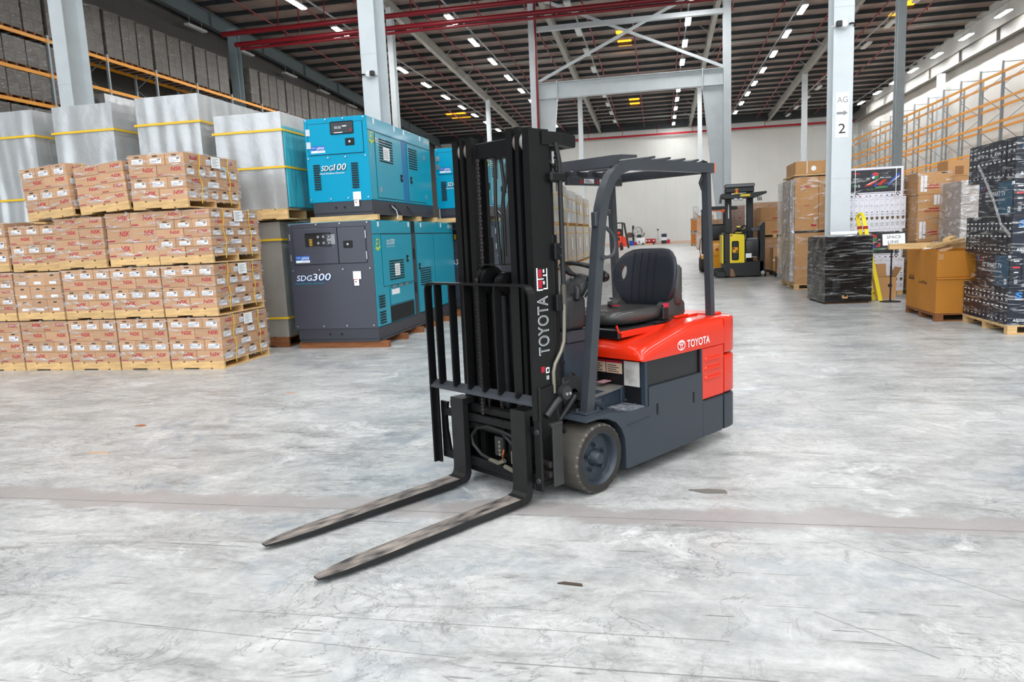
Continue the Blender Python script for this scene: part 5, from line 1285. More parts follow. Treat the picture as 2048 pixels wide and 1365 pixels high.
# --- big ochre carton full of scrap wood
ochre = mat('ochre_cardboard', '#b9771f', .6, var=.07, scale=2.5)
def ochre_box():
    s = thing('carton_bin', 'large open ochre cardboard box full of scrap boards on a red-brown pallet', 'box', (4.25, 12.47, 0))
    euro_pallet(s, 1.02, 1.40, .125, wood_dark)
    w, d, z0, z1, t = 1.0, 1.40, .128, 1.10, .012
    for nm, q in (('front_side', (0, 0, z0, w, t, z1)), ('rear_side', (0, d-t, z0, w, d, z1)), ('left_side', (0, t, z0, t, d-t, z1)), ('right_side', (w-t, t, z0, w, d-t, z1)), ('bottom', (t, t, z0, w-t, d-t, z0+t))): MB().box(*q).build(nm, ochre, s)
    MB().box(-.004, -.006, .66, w+.004, -.001, .70).build('tape_band', mat('brown_tape', '#9a5a18', .25), s)
    MB().prism([(.0, .70), (.0, .69), (-.015, .675), (-.02, .668), (-.004, .66)], 0, .0, w).build('fold', ochre, s)
    MB().box(.02, -.005, .97, .09, -.001, 1.06).build('flap_patch', card_b, s)
    mb = MB(); e = -.0016
    mb.text('ContiTech', (e, .80, .56), (0, -1, 0), (0, 0, 1), .055, 0, w=.40, off=.01)
    for k in range(4): mb.add([(e, 1.28-k*.07, .60), (e, 1.22-k*.07, .60), (e, 1.25-k*.07, .71)], [(0,1,2)], 0)
    mb.build('lettering', [ink_m], s)
ochre_box()
def board(label, p, q, w, t, m=wood_m, nm='scrap_board'):
    p, q = Vector(p), Vector(q); d = (q-p).normalized(); side = Vector((0, 0, 1)).cross(d).normalized()
    o = MB().sweep([p, q], w, t, side).build(nm, m); return tag(o, label, 'board')
board('long pale board lying across the ochre box and reaching past the sign', (3.78, 13.3, 1.175), (4.98, 13.2, 1.175), .14, .09)
board('short pale board crossing on top of the long one', (4.22, 12.72, 1.17), (4.80, 13.05, 1.262), .12, .035)
board('flat pale board at the back of the ochre box', (4.7, 13.55, 1.16), (5.22, 13.45, 1.16), .3, .05)
board('slanting board end sticking up at the middle of the ochre box', (4.55, 13.0, 1.255), (4.85, 13.6, 1.29), .1, .04)
def scrap(label, pts, m=paper_m):
    o = MB().loft([[Vector(p) for p in pts], [Vector(p)+Vector((0, 0, .008)) for p in pts]]).build('paper_scrap', m); tag(o, label, 'paper')
scrap('white torn paper at the front left rim of the ochre box', [(4.27, 13.2, 1.11), (4.30, 12.9, 1.13), (4.42, 13.0, 1.16), (4.36, 13.3, 1.17)])
scrap('pale cardboard flap hanging over the front rim of the ochre box', [(4.30, 12.45, 1.075), (4.52, 12.6, 1.14), (4.62, 13.0, 1.15), (4.36, 12.9, 1.13)], card_m)

# --- black wrapped pallet
def black_load():
    s = thing('black_wrapped_load', 'block-shaped pallet load in shiny black stretch film in front of the AG column', 'pallet load', (3.25, 15.50, 0), R(6))
    bf_ = mat('black_film', '#050506', .12, bump=.3, bscale=4, stretch=(.7, .7, 22), spec=.6)
    o = film_shell(s, 0, 0, .03, .89, 1.12, 1.335, bf_, 3, .014, 14, 'film_wrapping'); 
    film_shell(s, -.012, -.012, .05, .902, 1.132, 1.33, film('glint_film', lo=.0, hi=.3, scale=(1.6, 1.6, 18), rough=.1), 6, .012, 12, 'glint_shell', cap=False)  # added shell whose streaks imitate white glints on the black film
    [MB().box(.03, y_, 0, .86, y_+.1, .03).build('bottom_board', wood_dark, s) for y_ in (.04, .5, .98)]
    MB().rbox(.33, -.02, .10, .44, .01, .17, .01).build('torn_opening', card_b, s, label='brown pallet block showing through a tear')
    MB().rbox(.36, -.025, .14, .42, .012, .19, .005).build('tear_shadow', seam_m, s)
    film_shell(s, .04, .03, 1.335, .86, 1.08, 1.35, film_grey, 5, .02, 1, 'film_ends')
black_load()
t = MB().cyl((0, 0, 0), (.50, 0, 0), .042, 20, 0, cap=False).lathe([(.042, 0), (.032, .0), (.032, -.5)], (.50, 0, 0), (1, 0, 0), 20, 1).build('film_roll', [cam_white, card_b], None, 40)
t.location = (3.38, 15.75, 1.395); t.rotation_euler = (0, 0, R(-2)); tag(t, 'white roll of stretch film lying on the black wrapped load', 'film roll')

# --- floor sign
def sign():
    s = thing('floor_sign', 'black floor stand with a white SPACE LINE card beside the ladder', 'sign', (4.52, 15.70, 0))
    MB().lathe([(.001, .03), (.06, .028), (.19, .012), (.20, 0), (.001, 0)], (0, 0, 0), (0, 0, 1), 28).build('base', black_plastic, s, 40)
    MB().cyl((0, 0, .02), (0, 0, 1.12), .016, 12).cyl((0, 0, .55), (0, 0, .70), .02, 12).build('post', black_plastic, s, 40)
    fr = link('frame', MB().box(-.24, -.012, -.145, .24, .008, .145).build('x', black_plastic).data, s); bpy.data.objects.remove(bpy.data.objects['x'])
    fr.location = (.03, -.0, 1.235); fr.rotation_euler = (R(-8), R(-1), 0)
    MB().box(-.205, -.0145, -.112, .205, -.0121, .112).build('card', paper_m, fr)
    MB().text('SPACE', (0, -.016, .02), (1,0,0), (0,0,1), .058, 0, center=True, w=.26).text('LINE', (-.01, -.016, -.075), (1,0,0), (0,0,1), .058, 0, center=True, w=.2).build('letters', mat('dark_grey_ink', '#3c4654', .6), fr)
sign()
def ladder():
    s = thing('ladder', 'folded yellow ladder with red clips leaning beside the black wrapped load', 'ladder', (0, 0, 0))
    y = mat('ladder_yellow', '#f2d713', .4)
    for yy, x0, x1 in ((15.92, 4.40, 4.125), (16.14, 4.33, 4.07)):
        MB().sweep([(x0, yy, 0), (x1, yy+.35, 1.72)], .03, .075, (0, 1, 0)).build('rail', y, s)
        t = (1.62)/1.72
        MB().rbox(x0+(x1-x0)*.86-.045, yy+.28, 1.45, x0+(x1-x0)*.86+.045, yy+.34, 1.52, .01).build('clip', mat('red_clip', '#a8201c', .4), s)
    MB().tube([(4.125, 16.27, 1.70), (4.12, 16.285, 1.75), (4.10, 16.37, 1.775), (4.08, 16.46, 1.755), (4.07, 16.49, 1.70)], .032, 10).build('top_bow', y, s, 60)
    for k in range(5):
        z = .15+.3*k; f = z/1.72; MB().box(4.365-.27*f-.02, 15.93+.35*f, z-.01, 4.365-.27*f+.02, 16.14+.35*f, z+.015).build('rung', y, s)
ladder()
def open_carton():
    s = thing('open_carton', 'open brown carton on the floor behind the floor sign', 'box', (4.33, 16.40, 0))
    w, d, h, t = .50, .45, .44, .01
    for nm, q in (('front_side', (0, 0, 0, w, t, h)), ('rear_side', (0, d-t, 0, w, d, h)), ('left_side', (0, t, 0, t, d-t, h)), ('right_side', (w-t, t, 0, w, d-t, h))): MB().box(*q).build(nm, card_b, s)
    MB().prism([(d-t, h), (d, h), (d+.04, h+.26), (d+.03, h+.26)], 0, 0, w*.85).build('flap', card_b, s)
    MB().prism([(w-t, h), (w, h), (w+.10, h+.19), (w+.09, h+.195)], 1, 0, d).build('flap', card_b, s)
    MB().box(.34, -.002, .24, .42, -.0005, .30).build('print', ink_m, s)
open_carton()

# --- white television cartons behind the column
def white_tv_load():
    s = thing('wrapped_load', 'film-wrapped stack of white television cartons right of the AG column', 'pallet load', (4.08, 17.2, 0))
    p = euro_pallet(s, 1.12, 1.0, .09)
    wc = mat('white_carton', '#e4e3ea', .5); scr = mat('print_black', '#15141b', .3); shield = mat('brown_print', '#5d4a24', .5); grn = mat('print_green', '#2f7d3c', .5); pr = mat('print_red', '#c7281f', .5); pb = mat('print_blue', '#2b4fb0', .5)
    MT = [wc, scr, white_ink, pr, pb, grn, shield, grey_ink]
    for z0, z1 in ((.09, .80), (1.43, 2.12)):
        n = 11; th = 1.14/n; h = z1-z0-.004; me = None
        for k in range(n):
            if me is None:
                mb = MB().box(0, 0, 0, th-.003, .62, h, 0); f = -.0012
                mb.add([(th*.22, f, h*.40), (th*.78, f, h*.40), (th*.78, f, h*.34), (th*.6, f, h*.30), (th*.4, f, h*.30), (th*.22, f, h*.34)], [(5,4,3,2,1,0)], 6)
                for zz, ww in ((.93, .5), (.75, .4), (.72, .3), (.53, .2), (.47, .6), (.45, .5), (.20, .6), (.17, .6), (.14, .5), (.11, .6)): mb.quad((th*.2, f, h*zz), (th*ww, 0, 0), (0, 0, h*.012), 7)
                mb.quad((th*.4, f, h*.53), (th*.2, 0, 0), (0, 0, h*.03), 1)
                o = me = mb.build('television_carton', MT, s)
            else: o = me.copy(); COL.objects.link(o)
            o.location = (k*th-.01, 0, z0)
    for z0, z1 in ((.80, 1.43), (2.12, 2.755)):
        h = z1-z0-.004; w = 1.06
        mb = MB().box(0, 0, 0, w, .14, h, 0); f = -.0014; g = f*2
        mb.quad((.015, f, h*.17), (w-.06, 0, 0), (0, 0, h*.76), 1)
        def P(pts, mi, e=g): mb.add([(x*w, e, z*h) for x, z in pts], [tuple(range(len(pts)))], mi)
        P([(.26, .38), (.40, .40), (.56, .60), (.40, .52)], 3); P([(.50, .40), (.58, .40), (.70, .58), (.62, .58)], 3); P([(.30, .42), (.36, .44), (.60, .66), (.55, .62)], 2, g*1.2)
        P([(.70, .38), (.74, .38), (.93, .72), (.93, .82), (.80, .60)], 4); P([(.74, .45), (.93, .66), (.93, .70)], 2, g*1.2); P([(.42, .30), (.46, .30), (.52, .46), (.48, .46)], 4); P([(.40, .28), (.72, .30), (.70, .36), (.42, .34)], 5)
        for i in range(16):
            t0, t1 = 2*math.pi*i/16, 2*math.pi*(i+1)/16; mb.add([(w*.47, g, h*.72), (w*.47+.075*math.cos(t0), g, h*.72+.075*math.sin(t0)), (w*.47+.075*math.cos(t1), g, h*.72+.075*math.sin(t1))], [(0,1,2)], (3, 3, 3, 3, 3, 3, 3, 4, 4, 2, 2, 5, 5, 5, 5, 5)[i])
        mb.text('smart', (.06, g, h*.62), (1,0,0), (0,0,1), .04, 2, w=.13).text('TV', (.2, g, h*.62), (1,0,0), (0,0,1), .03, 7, w=.04).text('15', (.12, g, h*.36), (1,0,0), (0,0,1), .05, 2, w=.08).quad((.05, g, h*.37), (.05, 0, 0), (0, 0, .045), 5)
        mb.text('FIFA', (.60, g, h*.62), (1,0,0), (0,0,1), .034, 2, w=.085).quad((.70, g, h*.62), (.12, 0, 0), (0, 0, .03), 7); mb.quad((.05, g, h*.56), (.12, 0, 0), (0, 0, .015), 7); mb.quad((.06, g, h*.80), (.14, 0, 0), (0, 0, .02), 3); mb.quad((.33, g, h*.62), (.07, 0, 0), (0, 0, .015), 2)
        for x in (.08, .86): P([(x, .06), (x+.02, .06), (x+.05, .15), (x+.035, .17)], 1); P([(x+.08, .08), (x+.10, .08), (x+.05, .17), (x+.035, .15)], 1)
        P([(.10, .12), (.88, .125), (.88, .145), (.10, .135)], 7)
        for k, (x, mi) in enumerate(((.02, 1), (.09, 4), (.18, 3), (.30, 7), (.37, 7), (.48, 7), (.58, 7), (.69, 4), (.78, 1), (.84, 3), (.89, 1))): P([(x, .03), (x+.035, .03), (x+.035, .07), (x, .07)], mi)
        o = mb.build('television_carton', MT, s); o.location = (.0, .0, z0)
        for k in range(3): c = MB().box(0, .145+k*.15, 0, w, .285+k*.15, h).build('television_carton', wc, s); c.location = (0, 0, z0)
        for x in (.09, .86): MB().box(w*x, -.006, 0, w*x+.012, -.0035, h).build('strap', cam_white, s).location = (0, 0, z0)
    film_shell(s, -.025, -.018, .09, 1.14, .64, 2.765, film('film_over_white', lo=.0, hi=.35, scale=(3, 3, 16)), 9, .010, 10)
white_tv_load()

# --- further cartons at the right
def carton_stack(label, x, y, w, d, rows, m=card_b, rz=0, pal=True, wrap=None, prints='red', cols=1, top=None, deep=1, group=None, pm=None):
    s = thing('wrapped_load' if wrap else 'carton_stack', label, 'pallet load', (x, y, 0), rz, group)
    z = 0
    if pal: euro_pallet(s, w, d, .13, pm or wood_m); z = .13
    for ri, h in enumerate(rows):
        cw = w/cols; cd = d/deep
        for i in range(cols):
            for j in range(deep):
                mb = MB().box(0, 0, 0, cw-.008, cd-.008, h-.006, 0); f = -.0015
                if j == 0 and prints:
                    a = ri % 2
                    mb.quad((cw*.35, f, h*.36), (cw*.3, 0, 0), (0, 0, h*.06), 1); mb.quad((cw*.2, f, h*.26), (cw*.58, 0, 0), (0, 0, h*.04), 1)
                    if prints == 'stripes':
                        u = .08 if not a else .5
                        for k in range(4 if a else 2): mb.quad((cw*(u+k*.11), f, h*.12 if not a else h*.55), (cw*.09, 0, 0), (0, 0, h*(.72 if not a else .42)), 2)
                        mb.quad((cw*.72, f, h*.9), (cw*.2, 0, 0), (0, 0, h*.05), 3)
                c = mb.build('carton', [m, red_ink, label_m, ink_m], s); c.location = (i*cw+.004+(.01*(ri % 2)-.005), j*cd+.004, z)
        z += h
    if top:
        c = MB().box(top[0], .05, z, top[1], d-.1, z+top[2]).build('carton', m, s)
    if wrap: film_shell(s, -.02, -.02, .08, w+.02, d+.02, z+.01, wrap, len(label), .014, 9)
    return s
carton_stack('film-wrapped brown cartons with white striped stickers right of the white cartons', 5.28, 16.7, .60, .9, (.52, .50, .48, .48, .46), card_b, wrap=film_thin, prints='stripes')
grey_clad = mat('pallid_carton', '#a48f7b', .5, var=.1, scale=3)
carton_stack('pale cartons under thick crumpled film behind the ochre box', 5.60, 15.3, .62, 1.0, (.36,)*6, grey_clad, wrap=film_grey, prints=None, cols=2)
carton_stack('tall column of brown cartons between the crumpled film load and the dark televisions', 6.3, 15.55, .5, 1.0, (.32,)*7, mat('chestnut_card', '#7a5131', .7), prints=None)
for i, (x, lb) in enumerate(((5.93, 'left'), (6.40, 'right'))):
    o = MB().box(0, 0, 0, .46, .6, .32).box(.14, -.004, .03, .30, -.001, .20, 1).build('carton', [card_b, mat('tape_brown', '#8c5a2c', .35)]); o.location = (x, 17.0, 2.47); tag(o, 'brown carton on top of the far wrapped load, %s of the two' % lb, 'box')
carton_stack('brown carton load hidden behind the crumpled film load', 5.93, 17.0, .95, .8, (.585,)*4, card_b, prints=None)

# --- clear-wrapped tall cartons left of the column
s = carton_stack('tall film-wrapped brown cartons in two tiers left of the AG column', 3.30, 19.2, 1.1, 1.9, (1.27,), card_b, prints=None, cols=1, wrap=None)
def tall_load(s):
    for i in range(2):
        o = MB().box(0, 0, 0, .545, 1.85, 1.30).quad((.12, -.0015, 1.05), (.25, 0, 0), (0, 0, .025), 1).quad((.2, -.0015, .6), (.16, 0, 0), (0, 0, .015), 1).quad((.38, -.0015, .1), (.12, 0, 0), (0, 0, .05), 1).build('tall_carton', [card_b, red_ink], s); o.location = (.0+i*.555, .02, 1.45)
    MB().box(0, 0, 1.405, 1.1, 1.9, 1.445).build('slip_sheet', black_plastic, s)
    film_shell(s, -.03, -.03, .10, 1.13, 1.93, 2.78, film('film_tall', lo=.02, hi=.45, scale=(3, 3, 7)), 17, .03, 12)
    film_shell(s, -.10, .0, .2, -.03, 1.9, 2.7, film_grey, 18, .03, 10, 'loose_film')
    MB().box(.0, .1, 2.79, 1.12, 1.8, 2.83).build('cover_board', wood_m, s)
tall_load(s)
def flat_carton():
    o = MB().box(0, 0, 0, 1.0, 1.3, .30, 0).box(.26, -.003, 0, .275, -.001, .30, 1).box(.9, -.003, 0, .915, -.001, .3, 1)
    o.cyl((.42, -.0015, .12), (.42, -.002, .12), .06, 16, 1).cyl((.78, -.0015, .20), (.78, -.002, .20), .03, 14, 2).cyl((.78, -.002, .20), (.78, -.0025, .20), .02, 14, 0).quad((.66, -.0015, .10), (.22, 0, 0), (0, 0, .02), 2)
    o = o.build('carton', [card_b, paper_m, grey_ink]); o.location = (3.32, 19.3, 2.835); tag(o, 'flat brown carton with a round emblem on top of the tall wrapped cartons', 'box')
flat_carton()
# ---------------------------------------------------------------- machines and goods further back
yel = mat('machine_yellow', '#f4d80f', .3, coat=.3); amber_y = mat('machine_amber', '#f2a71a', .3, coat=.3); dk = mat('machine_black', '#17181a', .4)
def reach_truck():
    s = thing('reach_truck', 'black and yellow stand-up reach truck left of the wrapped cartons', 'reach truck', (2.05, 24.5, 0))
    MB().prism([(0, .05), (1.22, .05), (1.22, .50), (.05, .50), (0, .42)], 1, .0, 1.1).build('chassis', dk, s)
    MB().rbox(.0, .0, .48, .68, 1.0, 1.44, .03).build('body', dk, s)
    p = MB().prism([(.19, .47), (.64, .47), (.64, 1.33), (.60, 1.37), (.19, 1.41)], 1, -.02, .02).build('yellow_panel', yel, s)
    MB().rbox(.25, -.03, .56, .46, -.018, 1.17, .03).build('recess', dk, p); mb = MB().rbox(.27, -.038, .80, .435, -.029, .97, .008, 0).box(.285, -.041, .90, .335, -.037, .955, 1).box(.375, -.041, .815, .425, -.037, .87, 1).box(.35, -.041, .90, .42, -.037, .91, 1); mb.build('notice', [amber_y, ink_m], p)
    MB().box(.20, -.024, 1.33, .27, -.02, 1.37).build('mark', red_ink, p)
    MB().rbox(-.06, .05, .45, .01, .9, 1.38, .02).build('side_panel', yel, s)
    MB().rbox(.66, .02, .62, 1.10, .7, 1.20, .05, seg=2).build('operator_pad', mat('pad_black', '#24262a', .4), s, 50)
    MB().rbox(.72, .0, 1.18, 1.06, .3, 1.25, .03).build('arm_rest', mat('pad_grey', '#7f8388', .4), s); MB().box(.68, -.0, .62, .86, .012, .76).build('capacity_plate', paper_m, s); MB().box(.86, .0, .63, 1.02, .011, .655).build('decal', grey_ink, s)
    MB().prism([(1.12, .10), (1.27, .10), (1.27, 1.74), (1.22, 1.72), (1.14, 1.60), (1.12, 1.5)], 1, .0, .75).build('side_shield', dk, s)
    MB().rbox(.86, .1, 1.46, 1.14, .25, 1.58, .02).build('shield_pad', mat('pad_grey', '#4d5157', .4), s)
    MB().rbox(.35, .1, 1.40, .75, .55, 1.50, .03).rbox(.42, .05, 1.5, .56, .2, 1.62, .02).tube([(.55, .1, 1.58), (.63, .05, 1.66), (.72, .1, 1.60), (.66, .12, 1.5)], .025, 8).tube([(.6, .2, 1.5), (.8, .15, 1.47), (.95, .18, 1.5)], .02, 8).build('control_console', dk, s)
    MB().box(.40, .02, 1.60, .52, .06, 1.64).rbox(.36, .0, 1.42, .56, .1, 1.45, .01).build('control_trim', yel, s)
    for x in (.10, .78): MB().rbox(x, .62, .1, x+.20, .86, 2.98, .015).build('mast_channel', dk, s)
    MB().box(.19, .60, 1.9, .22, .62, 2.35).build('mast_strip', paper_m, s)
    MB().rbox(.08, .5, 2.88, 1.02, .9, 3.0, .03).build('mast_head', mat('head_grey', '#6b6d70', .35, .3), s); MB().rbox(.10, .52, 2.72, 1.0, .9, 2.88, .02).build('mast_tie', dk, s)
    MB().prism([(-.06, 2.62), (1.30, 2.70), (1.30, 2.63), (1.0, 2.52), (.1, 2.52), (-.06, 2.56)], 1, -.1, .9).build('overhead_guard', dk, s)
    MB().prism([(-.14, 2.38), (-.06, 2.38), (-.06, 2.60), (.06, 2.64), (.06, 2.70), (-.09, 2.66)], 1, .0, .12).build('guard_horn', dk, s)
    mb = MB().rbox(.50, -.125, 2.56, .80, -.10, 2.63, .005, 0); mb.text('hyster.com', (.515, -.127, 2.58), (1,0,0), (0,0,1), .03, 1, w=.27); mb.build('name_strip', [yel, ink_m], s)
    MB().lathe([(.001, .14), (.04, .13), (.05, .05), (.055, 0), (.001, 0)], (.42, .2, 2.66), (0, 0, 1), 16).build('beacon', amber, s, 40); MB().lathe([(.07, .02), (.07, -.02), (.056, -.02), (.056, .02)], (.42, .2, 2.68), (0, 0, 1), 16).lathe([(.001, .17), (.06, .16), (.06, .14), (.001, .14)], (.42, .2, 2.66), (0, 0, 1), 16).build('beacon_cage', yel, s)
    for x in (.36, .52): MB().lathe([(.001, .05), (.05, .05), (.06, 0), (.001, 0)], (x, -.05, 2.49), (0, -1, 0), 16).build('work_lamp', mat('lamp_lens', '#b9bcc0', .2), s, 40)
    for k in range(3): MB().tube([(1.05+k*.05, .1, 2.54), (1.06+k*.05, .1, 2.44), (1.08+k*.05, .1, 2.42)], .015, 6).build('cable', dk, s)
    MB().rbox(-.25, -.05, .02, .06, .1, .22, .02).build('outrigger', dk, s); MB().rbox(-.28, .3, .02, .1, .5, .3, .02).build('outrigger', dk, s)
    MB().cyl((1.26, .0, .12), (1.30, .0, .12), .12, 20).build('caster', rubber_side, s, 40); MB().cyl((1.2, -.02, .14), (1.2, -.05, .14), .06, 14).build('caster_hub', grey_steel, s)
    mb = MB()
    for k in range(12): x = .32+k*.042; mb.box(x, .70, 1.5, x+.005, .705, 2.5)
    for k in range(22): z = 1.5+k*.046; mb.box(.31, .70, z, .80, .705, z+.005)
    mb.build('guard_mesh', dk, s, kind='stuff')
    MB().prism([(.20, .03), (.36, .03), (.30, .26), (.20, .30)], 1, -.012, .0).build('worn_patch', mat('bare_brown', '#8a6748', .6), s)
reach_truck()
def yellow_truck():
    s = thing('forklift', 'amber yellow forklift parked behind the reach truck', 'forklift', (1.5, 28.0, 0))
    MB().prism([(.05, .25), (.35, .15), (1.2, .15), (1.3, .3), (1.25, 1.0), (.9, 1.12), (.42, 1.12), (.35, .7), (.05, .62)], 1, .0, 1.3).build('body', amber_y, s)
    MB().rbox(.42, -.03, .55, .95, .1, 1.1, .06, seg=2).build('counterweight', amber_y, s, 50)
    MB().lathe([(.001, .01), (.05, .01), (.05, 0)], (.6, -.03, .82), (0, -1, 0), 14).build('tail_lamp', mat('tail_red', '#a5431c', .4), s)
    MB().rbox(.36, .2, 1.15, .98, .75, 1.75, .08, seg=2).build('seat', mat('seat_black2', '#26272a', .5), s, 50)
    for x, y in ((.12, .1), (.12, 1.2), (1.05, .1), (1.05, 1.2)): MB().box(x, y, .6, x+.07, y+.08, 2.30).build('guard_post', dk, s)
    MB().prism([(.05, 2.27), (1.35, 2.27), (1.30, 2.37), (.3, 2.40)], 1, .0, 1.35).build('overhead_guard', dk, s)
    for k in range(4): MB().box(.35+k*.12, -.01, 2.20, .43+k*.12, .0, 2.26).build('reflector', amber, s)
    MB().box(.78, -.02, 2.17, .92, .06, 2.28).build('tail_light', amber, s)
    for x in (.0, 1.05):
        for y in (.15, 1.1): MB().lathe([(.001, .1), (.24, .1), (.27, .06), (.27, -.06), (.24, -.1), (.001, -.1)], (x+.12, y, .27), (1, 0, 0), 24).build('wheel', rubber_side, s, 40)
    for x in (.15, .95): MB().box(x, 1.45, .1, x+.12, 1.6, 2.35).build('mast_rail', dk, s)
    MB().tube([(-.0, .0, 2.0), (-.12, .0, 2.15), (-.2, .0, 2.2)], .012, 6).build('mirror_arm', dk, s)
    MB().tube([(.02, .0, .55), (-.02, .0, .9), (.02, -.0, 1.2), (.05, .0, 1.25)], .015, 6).build('hand_rail', dk, s)
yellow_truck()
carton_stack('brown cartons under clear film behind the reach truck, on a pale pallet', 3.42, 26.4, .95, 1.2, (.55, .50), card_b, wrap=film_thin, prints=None, cols=1)
def upper(label, x, y, z, w, d, rows, m, wrap=None, cols=1, pal=True, nm='wrapped_load'):
    s = thing(nm, label, 'pallet load', (x, y, z)); zz = 0
    if pal: euro_pallet(s, w, d, .13); zz = .13
    for ri, h in enumerate(rows):
        for i in range(cols):
            o = MB().box(0, 0, 0, w/cols-.01, d, h-.008).quad((w/cols*.42, -.002, h*.12), (w/cols*.25, 0, 0), (0, 0, h*.08), 1).build('carton', [m, red_ink], s); o.location = (i*w/cols, 0, zz)
        zz += h
    if wrap: film_shell(s, -.015, -.015, .1, w+.015, d+.015, zz+.01, wrap, len(label), .015, 6)
    return s
upper('two large brown cartons stacked on the load behind the reach truck', 3.42, 26.4, 1.19, .95, 1.2, (.46, .46), card_b)
upper('film-wrapped cartons topping the stack behind the reach truck', 3.35, 27.7, 0, 1.1, 1.0, (.58,)*4, card_m, film_thin, 2)
upper('pinkish film-wrapped cartons seen through the mast of the reach truck', 2.55, 30.3, 0, .8, 1.0, (.58,)*4, mat('pink_card', '#b08f80', .6), film_thin, 2)
upper('brown wrapped cartons seen left of the reach truck mast', 2.1, 33.6, 0, .9, 1.0, (.62,)*3, card_m, film_thin, 2)
def small_pallet(label, x, y, w, d, h, m):
    s = thing('pallet_box', label, 'box', (x, y, 0))
    p = MB().box(0, 0, .11, w, d, .14).build('pallet', dk, s)
    for i in range(3):
        for j in range(2): MB().box(i*(w-.1)/2, j*(d-.1), 0, i*(w-.1)/2+.1, j*(d-.1)+.1, .11).build('foot', dk, p)
    MB().box(.01, .01, .142, w-.01, d-.01, h).build('carton', m, s); MB().box(0, 0, h, w, d, h+.03).build('lid', card_m, s)
    MB().box(-.002, -.004, h*.55, w+.002, -.001, h*.6).build('strap', cam_white, s)
small_pallet('brown carton on a black plastic pallet right of the reach truck, further one', 3.62, 24.9, .42, .8, .86, card_b)
small_pallet('smaller brown carton on a black plastic pallet right of the reach truck', 3.60, 23.6, .42, .8, .62, card_b)
# far goods at the right of the clear floor
def wood_bin(label, x, y, z):
    s = thing('timber_bin', label, 'crate', (x, y, z)); orange_w = mat('orange_timber', '#b5702c', .7)
    for k in range(4): MB().box(0, 0, .12+k*.27, 1.0, .05, .36+k*.27).build('board', orange_w, s)
    for k in range(4): MB().box(0, .05, .12+k*.27, .05, 1.0, .36+k*.27).build('board', orange_w, s)
    MB().box(.06, .06, .14, .98, .98, 1.12).build('filling', mat('bin_fill', '#7d5530', .7), s); MB().box(-.02, -.02, 1.14, 1.02, 1.02, 1.30).build('lid', mat('bin_lid', '#8d8a86', .6), s)
    for x_ in (0, .9): MB().box(x_, 0, 0, x_+.1, 1.0, .12).build('foot', dk, s)
wood_bin('lower of two orange timber bins far back right of the clear floor', 3.05, 72, 0)
wood_bin('upper of two orange timber bins far back right of the clear floor', 3.05, 72, 1.305)
o = carton_stack('grey-brown wrapped cartons standing on a far pallet above the timber bins', 3.35, 73.5, 1.0, 1.0, (.72,)*5, grey_clad, wrap=film_grey, prints=None)
s = carton_stack('tall brown load with pale film at its foot, far back beside the timber bins', 2.95, 58, 1.2, 1.2, (.62,)*4, card_m, wrap=film_thin, prints=None)
film_shell(s, -.06, -.06, .1, 1.2, 1.2, 1.25, film_grey, 3, .04, 6, 'loose_film')
def lp_truck():
    s = thing('forklift', 'orange-red forklift with a gas bottle far back on the clear floor', 'forklift', (-4.0, 66, 0)); o_ = mat('far_orange', '#f0431a', .35)
    MB().prism([(.05, .28), (.5, .2), (.6, .45), (.75, .6), (.8, 1.28), (.1, 1.28), (.02, .9)], 1, 0, 1.2).build('counterweight', o_, s); MB().rbox(.10, -.02, .86, .6, .02, 1.15, .02).build('grille', dk, s)
    MB().prism([(.8, .3), (1.25, .3), (1.25, .9), (1.0, 1.2), (.8, 1.2)], 1, .1, 1.1).build('body', o_, s)
    MB().lathe([(.001, -.34), (.12, -.32), (.16, -.25), (.16, .25), (.12, .32), (.001, .34)], (.32, .35, 1.50), (1, 0, .1), 18).build('gas_bottle', o_, s, 40)
    for x, y in ((.05, .0), (.78, .0), (.05, 1.1), (.78, 1.1)): MB().box(x, y, 1.2, x+.08, y+.08, 2.38).build('guard_post', dk, s)
    MB().box(-.02, -.1, 2.36, .92, 1.25, 2.46).build('overhead_guard', dk, s); MB().rbox(-.15, .1, 2.46, .15, .4, 2.72, .05).build('beacon', mat('beacon_orange', '#f59a18', .4), s)
    MB().rbox(.25, .3, 1.25, .75, .8, 1.9, .06).build('seat', dk, s)
    for x in (.72, ): 
        for y in (0, .95): MB().lathe([(.001, .12), (.30, .12), (.33, .06), (.33, -.1), (.001, -.12)], (x, y, .33), (1, 0, 0), 24).build('wheel', rubber_side, s, 40)
    for y in (.1, .9): MB().sweep([(1.35, y, .15), (.98, y, 2.4)], .1, .14, (0, 1, 0)).build('mast_rail', dk, s)
    MB().box(.05, .1, .0, .25, 1.0, .3).build('rear_axle', dk, s)
lp_truck()
def fan():
    s = thing('industrial_fan', 'dark industrial fan standing by the back wall', 'fan', (-2.95, 88.2, 0))
    MB().box(-.12, 0, 0, .12, .3, 2.3).build('post', dk, s); MB().lathe([(.55, -.12), (.6, -.1), (.6, .1), (.55, .12), (.5, .1), (.5, -.1)], (.55, -.1, 1.55), (.5, -1, 0), 24).build('cage', grey_steel, s)
    for k in range(4):
        t = k*math.pi/2+.4; MB().sweep([(.55, -.1, 1.55), (.55+.5*math.cos(t), -.1+.1, 1.55+.5*math.sin(t))], .2, .03, (0, 1, 0)).build('blade', dk, s)
    MB().rbox(-.7, -.1, .9, -.1, .3, 1.5, .1).build('motor', mat('brown_motor', '#5d4438', .5), s); MB().box(-.5, -.2, 0, .5, .5, .12).build('base', dk, s)
fan()
def misc(nm, label, cat, mb, m, loc, sm=0):
    o = mb.build(nm, m, None, sm); o.location = loc; tag(o, label, cat)
